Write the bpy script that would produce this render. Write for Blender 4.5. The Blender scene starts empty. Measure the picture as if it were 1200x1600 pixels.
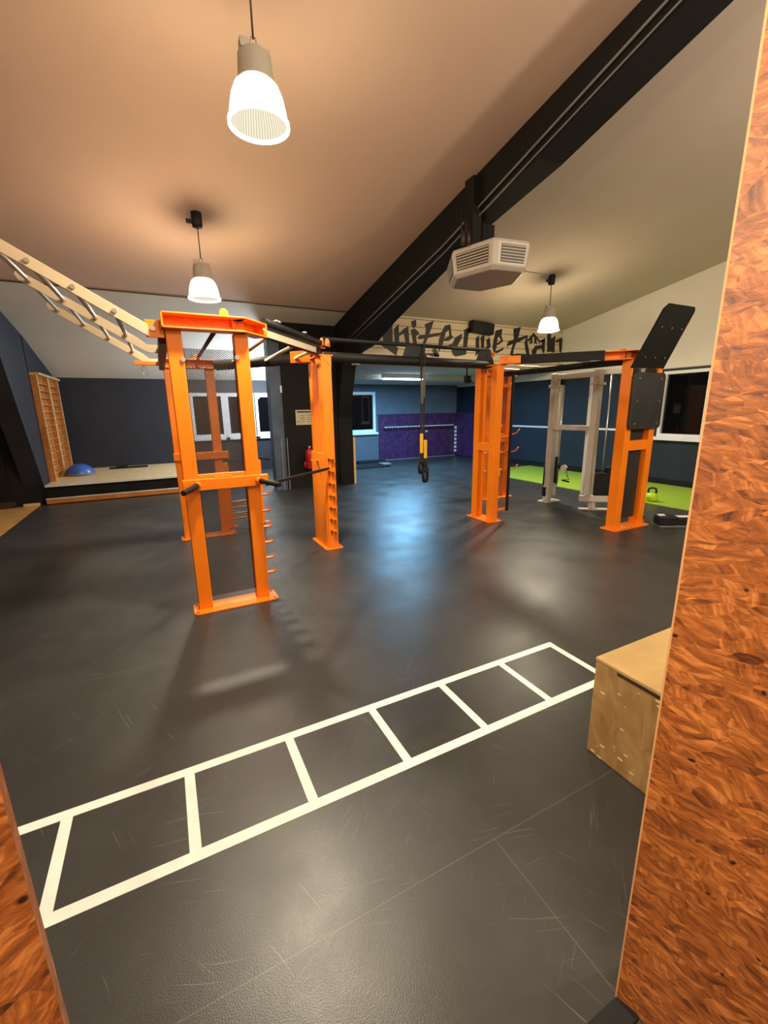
P_LAMP = 380
import bpy, bmesh, math, random
from mathutils import Vector, Matrix
random.seed(7)
SC = bpy.context.scene
COL = SC.collection
PI = math.pi

# ------------------------------------------------------------------ materials
def new_mat(name):
    m = bpy.data.materials.new(name); m.use_nodes = True
    nt = m.node_tree
    b = nt.nodes['Principled BSDF']
    return m, nt, b
def N(nt, t, **kw):
    n = nt.nodes.new(t)
    for k, v in kw.items():
        if k in n.inputs: n.inputs[k].default_value = v
        else: setattr(n, k, v)
    return n
def ramp(nt, stops):
    r = nt.nodes.new('ShaderNodeValToRGB')
    e = r.color_ramp.elements
    while len(e) < len(stops): e.new(0.5)
    for el, (p, c) in zip(e, stops):
        el.position = p; el.color = (c[0], c[1], c[2], 1)
    return r
def plain(name, col, rough=0.5, metal=0.0, var=0.12, scale=6.0, bump=0.0, bscale=120.0, spec=0.5):
    m, nt, b = new_mat(name)
    tc = N(nt, 'ShaderNodeTexCoord')
    no = N(nt, 'ShaderNodeTexNoise', Scale=scale, Detail=4.0)
    nt.links.new(tc.outputs['Object'], no.inputs['Vector'])
    lo = [c * (1 - var) for c in col]; hi = [min(1, c * (1 + var)) for c in col]
    r = ramp(nt, [(0.3, lo), (0.7, hi)])
    nt.links.new(no.outputs['Fac'], r.inputs['Fac'])
    nt.links.new(r.outputs['Color'], b.inputs['Base Color'])
    b.inputs['Roughness'].default_value = rough
    b.inputs['Metallic'].default_value = metal
    b.inputs['Specular IOR Level'].default_value = spec
    if bump:
        n2 = N(nt, 'ShaderNodeTexNoise', Scale=bscale, Detail=3.0)
        nt.links.new(tc.outputs['Object'], n2.inputs['Vector'])
        bp = N(nt, 'ShaderNodeBump', Strength=bump, Distance=0.004)
        nt.links.new(n2.outputs['Fac'], bp.inputs['Height'])
        nt.links.new(bp.outputs['Normal'], b.inputs['Normal'])
    return m
def emit(name, col, strength):
    m, nt, b = new_mat(name)
    b.inputs['Base Color'].default_value = (0.8, 0.8, 0.8, 1)
    b.inputs['Emission Color'].default_value = (*col, 1)
    b.inputs['Emission Strength'].default_value = strength
    return m

M = {}
M['orange'] = plain('orange_powder_coat', (0.88, 0.215, 0.004), 0.38, 0, 0.05, 3, 0.03, 300)
M['orange_dark'] = plain('orange_rubbed', (0.55, 0.12, 0.01), 0.5)
M['black_steel'] = plain('black_powder_coat', (0.006, 0.006, 0.007), 0.6, 0, 0.2, 6, 0, 120, 0.35)
M['mesh_steel'] = plain('dark_mesh_steel', (0.035, 0.028, 0.022), 0.45, 0, 0.1)
M['black_board'] = plain('black_board', (0.022, 0.022, 0.023), 0.5, 0, 0.25, 5, 0.1, 200)
M['blue_black'] = plain('blue_black_steel', (0.010, 0.013, 0.022), 0.65, 0, 0.2)
M['rubber'] = plain('black_rubber', (0.007, 0.007, 0.007), 0.7, 0, 0.12, 6, 0, 120, 0.35)
M['cream'] = plain('cream_paint', (0.53, 0.42, 0.27), 0.4, 0, 0.05)
M['steel'] = plain('bare_steel', (0.55, 0.54, 0.52), 0.3, 0.9, 0.1)
M['silver'] = plain('silver_paint', (0.52, 0.49, 0.43), 0.42, 0.0, 0.06)
M['white'] = plain('white_plastic', (0.72, 0.74, 0.76), 0.4, 0, 0.03)
M['white_tape'] = plain('white_tape', (0.78, 0.75, 0.70), 0.55, 0, 0.08, 8)
M['navy'] = plain('navy_wall_paint', (0.0075, 0.0115, 0.023), 0.6, 0, 0.25, 2.2, 0.15, 150)
M['grey_blue'] = plain('grey_blue_wall_paint', (0.085, 0.115, 0.150), 0.6, 0, 0.12, 2, 0.15, 150)
M['slab_blue'] = plain('blue_grey_paint', (0.06, 0.085, 0.14), 0.55, 0, 0.25, 3)
M['black_paint'] = plain('black_wall_paint', (0.0048, 0.0044, 0.0042), 0.75, 0, 0.2, 2, 0.1, 120, 0.3)
M['plaster'] = plain('warm_plaster', (0.51, 0.42, 0.35), 0.9, 0, 0.04, 1.2, 0.35, 260)
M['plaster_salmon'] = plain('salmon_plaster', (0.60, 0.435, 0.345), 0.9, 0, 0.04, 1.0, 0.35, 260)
M['plaster_white'] = plain('white_plaster', (0.72, 0.68, 0.61), 0.9, 0, 0.03, 1.2, 0.3, 260)
M['wood_pale'] = plain('pale_laminate', (0.70, 0.52, 0.28), 0.35, 0, 0.12, 9)
M['wood_orange'] = plain('varnished_beech', (0.46, 0.17, 0.035), 0.4, 0, 0.18, 14)
M['wood_cream'] = plain('cream_wood', (0.62, 0.42, 0.2), 0.45, 0, 0.12, 14)
M['wood_floor'] = plain('oak_floor', (0.52, 0.27, 0.08), 0.35, 0, 0.2, 6)
M['dark_brown'] = plain('dark_brown_wood', (0.035, 0.02, 0.012), 0.5)
M['red'] = plain('red_enamel', (0.42, 0.012, 0.018), 0.3)
M['yellow'] = plain('yellow_webbing', (0.75, 0.46, 0.01), 0.7)
M['webbing'] = plain('black_webbing', (0.012, 0.012, 0.013), 0.8)
M['tan_webbing'] = plain('grey_webbing', (0.12, 0.10, 0.085), 0.8)
M['lime'] = plain('lime_vinyl', (0.42, 0.62, 0.01), 0.35)
M['ball_blue'] = plain('blue_rubber_dome', (0.035, 0.11, 0.40), 0.3)
M['grey_plastic'] = plain('grey_plastic', (0.16, 0.16, 0.17), 0.5)
M['heater_white'] = plain('white_sheet_metal', (0.52, 0.48, 0.43), 0.45, 0, 0.03)
M['alu'] = plain('aluminium_nosing', (0.75, 0.74, 0.70), 0.35, 0.3, 0.1, 40)
M['paper'] = plain('printed_paper', (0.55, 0.50, 0.36), 0.6, 0, 0.05)
M['ink'] = plain('black_ink', (0.02, 0.02, 0.02), 0.7)
M['letter'] = plain('black_slogan_paint', (0.012, 0.012, 0.014), 0.6)
M['lamp_grey'] = plain('grey_lamp_housing', (0.42, 0.40, 0.34), 0.5, 0, 0.04)
M['tube'] = emit('fluorescent_tube', (0.62, 0.84, 1.0), 14.0)
M['bulb'] = emit('lamp_bulb', (1.0, 0.9, 0.7), 12.0)

def night_glass():
    m, nt, b = new_mat('night_window_glass')
    b.inputs['Base Color'].default_value = (0.003, 0.003, 0.004, 1)
    b.inputs['Roughness'].default_value = 0.03
    return m
M['glass'] = night_glass()

def shade_mat(name, lo, hi, clear):
    m, nt, b = new_mat(name)
    out = nt.nodes['Material Output']
    tc = N(nt, 'ShaderNodeTexCoord')
    sx = N(nt, 'ShaderNodeSeparateXYZ'); nt.links.new(tc.outputs['Object'], sx.inputs[0])
    at = N(nt, 'ShaderNodeMath', operation='ARCTAN2')
    nt.links.new(sx.outputs['Y'], at.inputs[0]); nt.links.new(sx.outputs['X'], at.inputs[1])
    mu = N(nt, 'ShaderNodeMath', operation='MULTIPLY'); mu.inputs[1].default_value = 60
    nt.links.new(at.outputs[0], mu.inputs[0])
    si = N(nt, 'ShaderNodeMath', operation='SINE'); nt.links.new(mu.outputs[0], si.inputs[0])
    mr = N(nt, 'ShaderNodeMapRange'); mr.inputs['From Min'].default_value = -1; mr.inputs['To Min'].default_value = lo; mr.inputs['To Max'].default_value = hi
    nt.links.new(si.outputs[0], mr.inputs['Value'])
    em = N(nt, 'ShaderNodeEmission'); em.inputs['Color'].default_value = (1.0, 0.96, 0.78, 1)
    nt.links.new(mr.outputs['Result'], em.inputs['Strength'])
    tr = N(nt, 'ShaderNodeBsdfTransparent'); tr.inputs['Color'].default_value = (1, 0.95, 0.85, 1)
    mx = N(nt, 'ShaderNodeMixShader'); mx.inputs['Fac'].default_value = 1 - clear
    nt.links.new(tr.outputs[0], mx.inputs[1]); nt.links.new(em.outputs[0], mx.inputs[2])
    nt.links.new(mx.outputs[0], out.inputs['Surface'])
    return m
M['shade'] = shade_mat('prismatic_glass_shade', 1.5, 2.1, 0.45)
M['shade_liner'] = shade_mat('ribbed_glass_liner', 0.25, 0.62, 0.35)
M['shade_rim'] = emit('lit_glass_rim', (1.0, 0.95, 0.8), 3.0)

def floor_mat():
    m, nt, b = new_mat('black_sports_floor')
    L = nt.links.new
    tc = N(nt, 'ShaderNodeTexCoord')
    n1 = N(nt, 'ShaderNodeTexNoise', Scale=0.9, Detail=6.0, Roughness=0.65)
    L(tc.outputs['Object'], n1.inputs['Vector'])
    base = ramp(nt, [(0.3, (0.026, 0.0255, 0.025)), (0.55, (0.036, 0.0355, 0.034)), (0.78, (0.052, 0.051, 0.048))])
    L(n1.outputs['Fac'], base.inputs['Fac'])
    prev = base.outputs['Color']
    # scuffs: short thin scratches in several directions, broken up by a mask
    for k, (ang, sc, lo, hi, amt) in enumerate([(0.35, (1.4, 70, 1), 0.67, 0.74, 0.30), (-0.5, (2.0, 90, 1), 0.675, 0.74, 0.28),
                                        (1.2, (1.3, 52, 1), 0.675, 0.74, 0.26), (2.3, (2.0, 75, 1), 0.67, 0.735, 0.24)]):
        r0 = N(nt, 'ShaderNodeMapping'); r0.inputs['Rotation'].default_value = (0, 0, ang); r0.inputs['Location'].default_value = (k * 3.7, k * 1.9, 0)
        L(tc.outputs['Object'], r0.inputs['Vector'])
        wob = N(nt, 'ShaderNodeTexNoise', Scale=1.3, Detail=2.0); L(r0.outputs['Vector'], wob.inputs['Vector'])
        ad = N(nt, 'ShaderNodeMixRGB', blend_type='ADD', Fac=0.25); L(r0.outputs['Vector'], ad.inputs[1]); L(wob.outputs['Color'], ad.inputs[2])
        s0 = N(nt, 'ShaderNodeMapping'); s0.inputs['Scale'].default_value = sc
        L(ad.outputs['Color'], s0.inputs['Vector'])
        sn = N(nt, 'ShaderNodeTexNoise', Scale=2.2, Detail=2.0); L(s0.outputs['Vector'], sn.inputs['Vector'])
        rr = ramp(nt, [(lo, (0, 0, 0)), (hi, (1, 1, 1))]); L(sn.outputs['Fac'], rr.inputs['Fac'])
        mk = N(nt, 'ShaderNodeTexNoise', Scale=2.4, Detail=2.0); L(r0.outputs['Vector'], mk.inputs['Vector'])
        rk = ramp(nt, [(0.5, (0, 0, 0)), (0.62, (1, 1, 1))]); L(mk.outputs['Fac'], rk.inputs['Fac'])
        mm = N(nt, 'ShaderNodeMath', operation='MULTIPLY'); L(rr.outputs['Color'], mm.inputs[0]); L(rk.outputs['Color'], mm.inputs[1])
        ma = N(nt, 'ShaderNodeMath', operation='MULTIPLY'); L(mm.outputs[0], ma.inputs[0]); ma.inputs[1].default_value = amt
        mx = N(nt, 'ShaderNodeMixRGB', blend_type='MIX'); L(ma.outputs[0], mx.inputs['Fac']); L(prev, mx.inputs[1]); mx.inputs[2].default_value = (0.28, 0.27, 0.25, 1)
        prev = mx.outputs['Color']
    # sheet seams
    mp = N(nt, 'ShaderNodeMapping'); mp.inputs['Location'].default_value = (-0.975, -1.015, 0)
    L(tc.outputs['Object'], mp.inputs['Vector'])
    bk = N(nt, 'ShaderNodeTexBrick'); bk.offset = 0.5
    bk.inputs['Scale'].default_value = 1.0; bk.inputs['Mortar Size'].default_value = 0.0022; bk.inputs['Brick Width'].default_value = 4.0; bk.inputs['Row Height'].default_value = 2.0
    bk.inputs['Color1'].default_value = (0, 0, 0, 1); bk.inputs['Color2'].default_value = (0, 0, 0, 1); bk.inputs['Mortar'].default_value = (1, 1, 1, 1)
    L(mp.outputs['Vector'], bk.inputs['Vector'])
    sm = N(nt, 'ShaderNodeMath', operation='MULTIPLY'); L(bk.outputs['Fac'], sm.inputs[0]); sm.inputs[1].default_value = 0.22
    mx = N(nt, 'ShaderNodeMixRGB'); L(sm.outputs[0], mx.inputs['Fac']); L(prev, mx.inputs[1]); mx.inputs[2].default_value = (0.2, 0.19, 0.17, 1)
    L(mx.outputs['Color'], b.inputs['Base Color'])
    n2 = N(nt, 'ShaderNodeTexNoise', Scale=2.2, Detail=5.0); L(tc.outputs['Object'], n2.inputs['Vector'])
    mr = N(nt, 'ShaderNodeMapRange'); mr.inputs['From Min'].default_value = 0.3; mr.inputs['From Max'].default_value = 0.7; mr.inputs['To Min'].default_value = 0.30; mr.inputs['To Max'].default_value = 0.44
    L(n2.outputs['Fac'], mr.inputs['Value']); L(mr.outputs['Result'], b.inputs['Roughness'])
    b.inputs['Specular IOR Level'].default_value = 0.5
    n3 = N(nt, 'ShaderNodeTexNoise', Scale=240, Detail=2.0); L(tc.outputs['Object'], n3.inputs['Vector'])
    bp = N(nt, 'ShaderNodeBump', Strength=0.2, Distance=0.003); L(n3.outputs['Fac'], bp.inputs['Height']); L(bp.outputs['Normal'], b.inputs['Normal'])
    return m
M['floor'] = floor_mat()

def osb_mat(name, dark, mid, light, rough=0.5):
    m, nt, b = new_mat(name); L = nt.links.new
    tc = N(nt, 'ShaderNodeTexCoord')
    wn = N(nt, 'ShaderNodeTexNoise', Scale=5.0, Detail=3.0); L(tc.outputs['Object'], wn.inputs['Vector'])
    wa = N(nt, 'ShaderNodeMixRGB', blend_type='ADD', Fac=0.10); L(tc.outputs['Object'], wa.inputs[1]); L(wn.outputs['Color'], wa.inputs[2])
    prev = None
    for k, (cs, fs) in enumerate([(8, 0.9), (13, 1.3), (20, 1.8)]):
        of = N(nt, 'ShaderNodeMapping'); of.inputs['Location'].default_value = (k * 1.37, k * 0.61, k * 0.83); of.inputs['Rotation'].default_value = (0, -0.5 - 0.3 * k, 0); of.inputs['Scale'].default_value = (1, 1, 2.3)
        L(wa.outputs['Color'], of.inputs['Vector'])
        vo = N(nt, 'ShaderNodeTexVoronoi', Scale=cs); L(of.outputs['Vector'], vo.inputs['Vector'])
        sp = N(nt, 'ShaderNodeSeparateColor'); L(vo.outputs['Color'], sp.inputs[0])
        an = N(nt, 'ShaderNodeMapRange'); an.inputs['To Min'].default_value = -1.35; an.inputs['To Max'].default_value = 0.1; L(sp.outputs[0], an.inputs['Value'])
        vr = N(nt, 'ShaderNodeVectorRotate', rotation_type='Y_AXIS'); L(wa.outputs['Color'], vr.inputs['Vector']); L(an.outputs['Result'], vr.inputs['Angle'])
        ms = N(nt, 'ShaderNodeMapping'); ms.inputs['Scale'].default_value = (7 * fs, 7 * fs, 60 * fs); L(vr.outputs['Vector'], ms.inputs['Vector'])
        gn = N(nt, 'ShaderNodeTexNoise', Scale=1.0, Detail=4.0, Roughness=0.6); L(ms.outputs['Vector'], gn.inputs['Vector'])
        ad = N(nt, 'ShaderNodeMath', operation='MULTIPLY_ADD'); L(sp.outputs[1], ad.inputs[0]); ad.inputs[1].default_value = 0.19; L(gn.outputs['Fac'], ad.inputs[2])
        if prev is None: prev = ad.outputs[0]
        else:
            gt = N(nt, 'ShaderNodeMath', operation='GREATER_THAN'); L(sp.outputs[2], gt.inputs[0]); gt.inputs[1].default_value = 0.52
            mx = N(nt, 'ShaderNodeMixRGB'); L(gt.outputs[0], mx.inputs['Fac']); L(prev, mx.inputs[1]); L(ad.outputs[0], mx.inputs[2]); prev = mx.outputs['Color']
    m5 = N(nt, 'ShaderNodeMapping'); m5.inputs['Rotation'].default_value = (0, 0.75, 0); m5.inputs['Scale'].default_value = (11, 11, 34); L(wa.outputs['Color'], m5.inputs['Vector'])
    fn = N(nt, 'ShaderNodeTexNoise', Scale=1.0, Detail=7.0, Roughness=0.72, Distortion=2.2); L(m5.outputs['Vector'], fn.inputs['Vector'])
    mf = N(nt, 'ShaderNodeMixRGB', Fac=0.36); L(prev, mf.inputs[1]); L(fn.outputs['Fac'], mf.inputs[2]); prev = mf.outputs['Color']
    r = ramp(nt, [(0.385, dark), (0.495, [d * 0.45 + q * 0.55 for d, q in zip(dark, mid)]), (0.585, mid), (0.735, light)])
    L(prev, r.inputs['Fac'])
    # small dark resin spots
    vs = N(nt, 'ShaderNodeTexVoronoi', Scale=16); L(wa.outputs['Color'], vs.inputs['Vector'])
    rs = ramp(nt, [(0.05, (1, 1, 1)), (0.11, (0, 0, 0))]); L(vs.outputs['Distance'], rs.inputs['Fac'])
    mx = N(nt, 'ShaderNodeMixRGB'); L(rs.outputs['Color'], mx.inputs['Fac']); L(r.outputs['Color'], mx.inputs[1]); mx.inputs[2].default_value = (0.02, 0.008, 0.004, 1)
    L(mx.outputs['Color'], b.inputs['Base Color'])
    b.inputs['Roughness'].default_value = rough
    bp = N(nt, 'ShaderNodeBump', Strength=0.35, Distance=0.004); L(prev, bp.inputs['Height']); L(bp.outputs['Normal'], b.inputs['Normal'])
    return m
M['osb'] = osb_mat('oriented_strand_board', (0.085, 0.022, 0.006), (0.37, 0.118, 0.024), (0.68, 0.27, 0.07))
M['osb_edge'] = plain('board_edge', (0.62, 0.36, 0.16), 0.6)

def ply_mat():
    m, nt, b = new_mat('worn_plywood'); L = nt.links.new
    tc = N(nt, 'ShaderNodeTexCoord')
    mp = N(nt, 'ShaderNodeMapping'); mp.inputs['Scale'].default_value = (10, 10, 5); L(tc.outputs['Object'], mp.inputs['Vector'])
    n1 = N(nt, 'ShaderNodeTexNoise', Scale=1.0, Detail=6.0, Distortion=1.2); L(mp.outputs['Vector'], n1.inputs['Vector'])
    r = ramp(nt, [(0.3, (0.27, 0.15, 0.05)), (0.55, (0.40, 0.24, 0.09)), (0.75, (0.50, 0.32, 0.13))]); L(n1.outputs['Fac'], r.inputs['Fac'])
    m2 = N(nt, 'ShaderNodeMapping'); m2.inputs['Rotation'].default_value = (0.7, 0.5, 0.3); m2.inputs['Scale'].default_value = (1, 1, 2.6); L(tc.outputs['Object'], m2.inputs['Vector'])
    vo = N(nt, 'ShaderNodeTexVoronoi', Scale=11); L(m2.outputs['Vector'], vo.inputs['Vector'])
    rs = ramp(nt, [(0.13, (1, 1, 1)), (0.17, (0, 0, 0))]); L(vo.outputs['Distance'], rs.inputs['Fac'])
    mx = N(nt, 'ShaderNodeMixRGB'); L(rs.outputs['Color'], mx.inputs['Fac']); L(r.outputs['Color'], mx.inputs[1]); mx.inputs[2].default_value = (0.82, 0.68, 0.45, 1)
    L(mx.outputs['Color'], b.inputs['Base Color']); b.inputs['Roughness'].default_value = 0.5
    return m
M['ply'] = ply_mat()
M['ply_top'] = plain('plywood_top', (0.47, 0.32, 0.13), 0.42, 0, 0.1, 7)

def turf_mat():
    m, nt, b = new_mat('green_artificial_turf'); L = nt.links.new
    tc = N(nt, 'ShaderNodeTexCoord')
    n1 = N(nt, 'ShaderNodeTexNoise', Scale=120, Detail=3.0); L(tc.outputs['Object'], n1.inputs['Vector'])
    r = ramp(nt, [(0.3, (0.15, 0.28, 0.012)), (0.7, (0.36, 0.54, 0.04))]); L(n1.outputs['Fac'], r.inputs['Fac'])
    L(r.outputs['Color'], b.inputs['Base Color']); b.inputs['Roughness'].default_value = 0.9
    bp = N(nt, 'ShaderNodeBump', Strength=0.6, Distance=0.01); L(n1.outputs['Fac'], bp.inputs['Height']); L(bp.outputs['Normal'], b.inputs['Normal'])
    return m
M['turf'] = turf_mat()

def board_mat():   # horizontal shiplap boards
    m, nt, b = new_mat('beige_shiplap_boards'); L = nt.links.new
    tc = N(nt, 'ShaderNodeTexCoord'); sx = N(nt, 'ShaderNodeSeparateXYZ'); L(tc.outputs['Object'], sx.inputs[0])
    mu = N(nt, 'ShaderNodeMath', operation='MULTIPLY_ADD'); mu.inputs[1].default_value = 1 / 0.152; mu.inputs[2].default_value = 0.12; L(sx.outputs['Z'], mu.inputs[0])
    fr = N(nt, 'ShaderNodeMath', operation='FRACT'); L(mu.outputs[0], fr.inputs[0])
    r = ramp(nt, [(0.0, (0.10, 0.075, 0.05)), (0.07, (0.12, 0.09, 0.06)), (0.11, (0.55, 0.46, 0.32)), (1.0, (0.58, 0.49, 0.35))]); L(fr.outputs[0], r.inputs['Fac'])
    L(r.outputs['Color'], b.inputs['Base Color']); b.inputs['Roughness'].default_value = 0.6
    bp = N(nt, 'ShaderNodeBump', Strength=0.5, Distance=0.01); L(fr.outputs[0], bp.inputs['Height'])
    return m
M['shiplap'] = board_mat()

def purple_mat():
    m, nt, b = new_mat('quilted_purple_padding'); L = nt.links.new
    tc = N(nt, 'ShaderNodeTexCoord')
    ck = N(nt, 'ShaderNodeTexVoronoi', Scale=7); L(tc.outputs['Object'], ck.inputs['Vector'])
    r = ramp(nt, [(0.0, (0.075, 0.024, 0.105)), (0.8, (0.040, 0.014, 0.062))]); L(ck.outputs['Distance'], r.inputs['Fac'])
    L(r.outputs['Color'], b.inputs['Base Color']); b.inputs['Roughness'].default_value = 0.45
    bp = N(nt, 'ShaderNodeBump', Strength=0.5, Distance=0.03); L(ck.outputs['Distance'], bp.inputs['Height']); L(bp.outputs['Normal'], b.inputs['Normal'])
    return m
M['purple'] = purple_mat()

# ------------------------------------------------------------------ mesh builder
class MB:
    def __init__(s): s.bm = bmesh.new()
    def poly(s, pts): 
        return s.bm.faces.new([s.bm.verts.new(p) for p in pts])
    def box(s, x0, x1, y0, y1, z0, z1):
        v = [s.bm.verts.new((x, y, z)) for x in (x0, x1) for y in (y0, y1) for z in (z0, z1)]
        for f in ((0, 1, 3, 2), (4, 6, 7, 5), (0, 4, 5, 1), (2, 3, 7, 6), (0, 2, 6, 4), (1, 5, 7, 3)):
            s.bm.faces.new([v[i] for i in f])
        return s
    def beam(s, p, q, w, h, up=(0, 0, 1)):          # rectangular bar from p to q
        p = Vector(p); q = Vector(q); d = (q - p).normalized(); up = Vector(up)
        a = d.cross(up).normalized(); c = a.cross(d).normalized()
        a *= w / 2; c *= h / 2
        v = [s.bm.verts.new(o + i * a + j * c) for o in (p, q) for i, j in ((-1, -1), (1, -1), (1, 1), (-1, 1))]
        for f in ((3, 2, 1, 0), (4, 5, 6, 7), (0, 1, 5, 4), (1, 2, 6, 5), (2, 3, 7, 6), (3, 0, 4, 7)):
            s.bm.faces.new([v[i] for i in f])
        return s
    def tube(s, pts, r, n=12, cap=True):
        pts = [Vector(p) for p in pts]; rings = []
        ref = None
        for i, p in enumerate(pts):
            d = (pts[min(i + 1, len(pts) - 1)] - pts[max(i - 1, 0)]).normalized()
            if ref is None: ref = Vector((0, 0, 1)) if abs(d.z) < 0.9 else Vector((1, 0, 0))
            a = d.cross(ref).normalized(); c = a.cross(d).normalized()
            rr = r[i] if isinstance(r, (list, tuple)) else r
            rings.append([s.bm.verts.new(p + rr * (math.cos(t) * a + math.sin(t) * c)) for t in [2 * PI * k / n for k in range(n)]])
        for A, B in zip(rings, rings[1:]):
            for k in range(n): s.bm.faces.new((A[k], A[(k + 1) % n], B[(k + 1) % n], B[k])).smooth = True
        if cap: s.bm.faces.new(rings[0][::-1]); s.bm.faces.new(rings[-1])
        return s
    def lathe(s, prof, cx=0, cy=0, n=32, close=False):
        rings = []
        for r, z in prof:
            rings.append([s.bm.verts.new((cx + r * math.cos(2 * PI * k / n), cy + r * math.sin(2 * PI * k / n), z)) for k in range(n)] if r > 1e-6 else [s.bm.verts.new((cx, cy, z))])
        for A, B in zip(rings, rings[1:]):
            for k in range(n):
                if len(A) == 1 and len(B) == 1: continue
                if len(A) == 1: f = s.bm.faces.new((A[0], B[k], B[(k + 1) % n]))
                elif len(B) == 1: f = s.bm.faces.new((A[k], B[0], A[(k + 1) % n]))
                else: f = s.bm.faces.new((A[k], B[k], B[(k + 1) % n], A[(k + 1) % n]))
                f.smooth = True
        return s
    def prism(s, pts, d):                            # polygon pts extruded by vector d
        d = Vector(d); A = [s.bm.verts.new(p) for p in pts]; B = [s.bm.verts.new(Vector(p) + d) for p in pts]
        n = len(pts)
        s.bm.faces.new(A[::-1]); s.bm.faces.new(B)
        for k in range(n): s.bm.faces.new((A[k], A[(k + 1) % n], B[(k + 1) % n], B[k]))
        return s
    def rbox(s, axis, a0, a1, b0, b1, c0, c1, r, n=4):  # rounded rectangle a x b extruded along axis from c0 to c1
        pts = []
        for cx, cy, t0 in ((a1 - r, b1 - r, 0), (a0 + r, b1 - r, PI / 2), (a0 + r, b0 + r, PI), (a1 - r, b0 + r, 1.5 * PI)):
            for k in range(n + 1):
                t = t0 + k * PI / 2 / n; pts.append((cx + r * math.cos(t), cy + r * math.sin(t)))
        if axis == 'z': P = [(a, b, c0) for a, b in pts]; d = (0, 0, c1 - c0)
        elif axis == 'y': P = [(a, c0, b) for a, b in pts]; d = (0, c1 - c0, 0)
        else: P = [(c0, a, b) for a, b in pts]; d = (c1 - c0, 0, 0)
        return s.prism(P, d)
    def sphere(s, c, r, sz=1.0, n=16):
        prof = [(r * math.sin(PI * k / n), c[2] - sz * r * math.cos(PI * k / n)) for k in range(n + 1)]
        return s.lathe(prof, c[0], c[1], 24)
    def build(s, name, mat, parent=None, bevel=0.0, label=None, kind=None):
        bmesh.ops.recalc_face_normals(s.bm, faces=s.bm.faces)
        me = bpy.data.meshes.new(name); s.bm.to_mesh(me); s.bm.free()
        if isinstance(mat, str): mat = M[mat]
        me.materials.append(mat)
        o = bpy.data.objects.new(name, me); COL.objects.link(o)
        if parent is not None:
            o.parent = parent
            base = parent
            off = Vector((0, 0, 0))
            while base is not None: off += base.location; base = base.parent
            me.transform(Matrix.Translation(-off))
        if bevel:
            bv = o.modifiers.new('edge', 'BEVEL'); bv.width = bevel; bv.segments = 2; bv.limit_method = 'ANGLE'; bv.angle_limit = 0.7
        if label: o['label'] = label
        if kind: o['kind'] = kind
        return o
def thing(name, loc, label, cat, group=None):
    o = bpy.data.objects.new(name, None); COL.objects.link(o); o.location = loc; o.empty_display_size = 0.1
    o['label'] = label; o['category'] = cat
    if group: o['group'] = group
    return o
def tag(o, label, cat, group=None):
    o['label'] = label; o['category'] = cat
    if group: o['group'] = group
    return o
def struct_root(name, loc):
    o = bpy.data.objects.new(name, None); COL.objects.link(o); o.location = loc; o.empty_display_size = 0.1
    o['kind'] = 'structure'; return o
def S(name, mb, mat, bevel=0.0): return mb.build(name, mat, None, bevel, None, 'structure')

# ------------------------------------------------------------------ setting
FARV, RW, LW = 12.8, 9.4, -2.1
def ceil_z(v):
    if v <= 8.4: return 3.52 + 0.175 * (8.4 - v)
    if v <= 10.65: return 3.52 - (v - 8.4) * 0.44 / 2.25
    return 3.08 - (v - 10.65) * 0.58 / 2.15

def grid_wall(name, mat, axis, plane0, plane1, a0, a1, z0, z1, holes):
    """wall slab with rectangular openings; axis 'u': spans u, thickness in v"""
    mb = MB()
    xs = sorted({a0, a1} | {h[0] for h in holes} | {h[1] for h in holes})
    zs = sorted({z0, z1} | {h[2] for h in holes} | {h[3] for h in holes})
    for i in range(len(xs) - 1):
        for j in range(len(zs) - 1):
            cx, cz = (xs[i] + xs[i + 1]) / 2, (zs[j] + zs[j + 1]) / 2
            if any(h[0] < cx < h[1] and h[2] < cz < h[3] for h in holes): continue
            if axis == 'u': mb.box(xs[i], xs[i + 1], plane0, plane1, zs[j], zs[j + 1])
            else: mb.box(plane0, plane1, xs[i], xs[i + 1], zs[j], zs[j + 1])
    return S(name, mb, mat)

S('floor', MB().box(-2.2, RW + 0.2, -3, FARV + 0.2, -0.1, 0), 'floor')
S('floor_left', MB().box(-6, -2.2, -3, 10.1, -0.1, 0), 'wood_floor')
# sloped roof underside: left bay salmon plaster, right bay beige plaster
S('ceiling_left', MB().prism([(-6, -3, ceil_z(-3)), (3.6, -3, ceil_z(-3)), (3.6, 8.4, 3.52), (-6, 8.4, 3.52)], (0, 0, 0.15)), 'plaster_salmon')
S('ceiling_right', MB().prism([(3.6, -3, ceil_z(-3)), (RW + 0.2, -3, ceil_z(-3)), (RW + 0.2, 8.4, 3.52), (3.6, 8.4, 3.52)], (0, 0, 0.15)), 'plaster')
S('ceiling_back', MB().prism([(-6, 8.4, 3.52), (3.65, 8.4, 3.52), (3.65, 10.65, 3.08), (-6, 10.65, 3.08)], (0, 0, 0.15))
  .prism([(-6, 10.65, 3.08), (3.65, 10.65, 3.08), (3.65, FARV + 0.1, ceil_z(FARV + 0.1)), (-6, FARV + 0.1, ceil_z(FARV + 0.1))], (0, 0, 0.15)), 'plaster_white')
S('trim_1', MB().box(-6, 3.5, 8.385, 8.415, 3.508, 3.53), 'dark_brown')          # dark joint line between roof panels
S('ceiling_far', MB().box(3.7, RW + 0.2, 8.5, 10.7, 2.56, 2.66).box(3.7, RW + 0.2, 10.7, FARV + 0.1, 2.43, 2.66), 'plaster_white')
wl = [(0.80, 1.56, 0.97, 2.16), (1.70, 2.44, 0.97, 2.16), (2.44, 3.3, 0.97, 2.16), (5.28, 6.2, 0.92, 2.2)]
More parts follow.
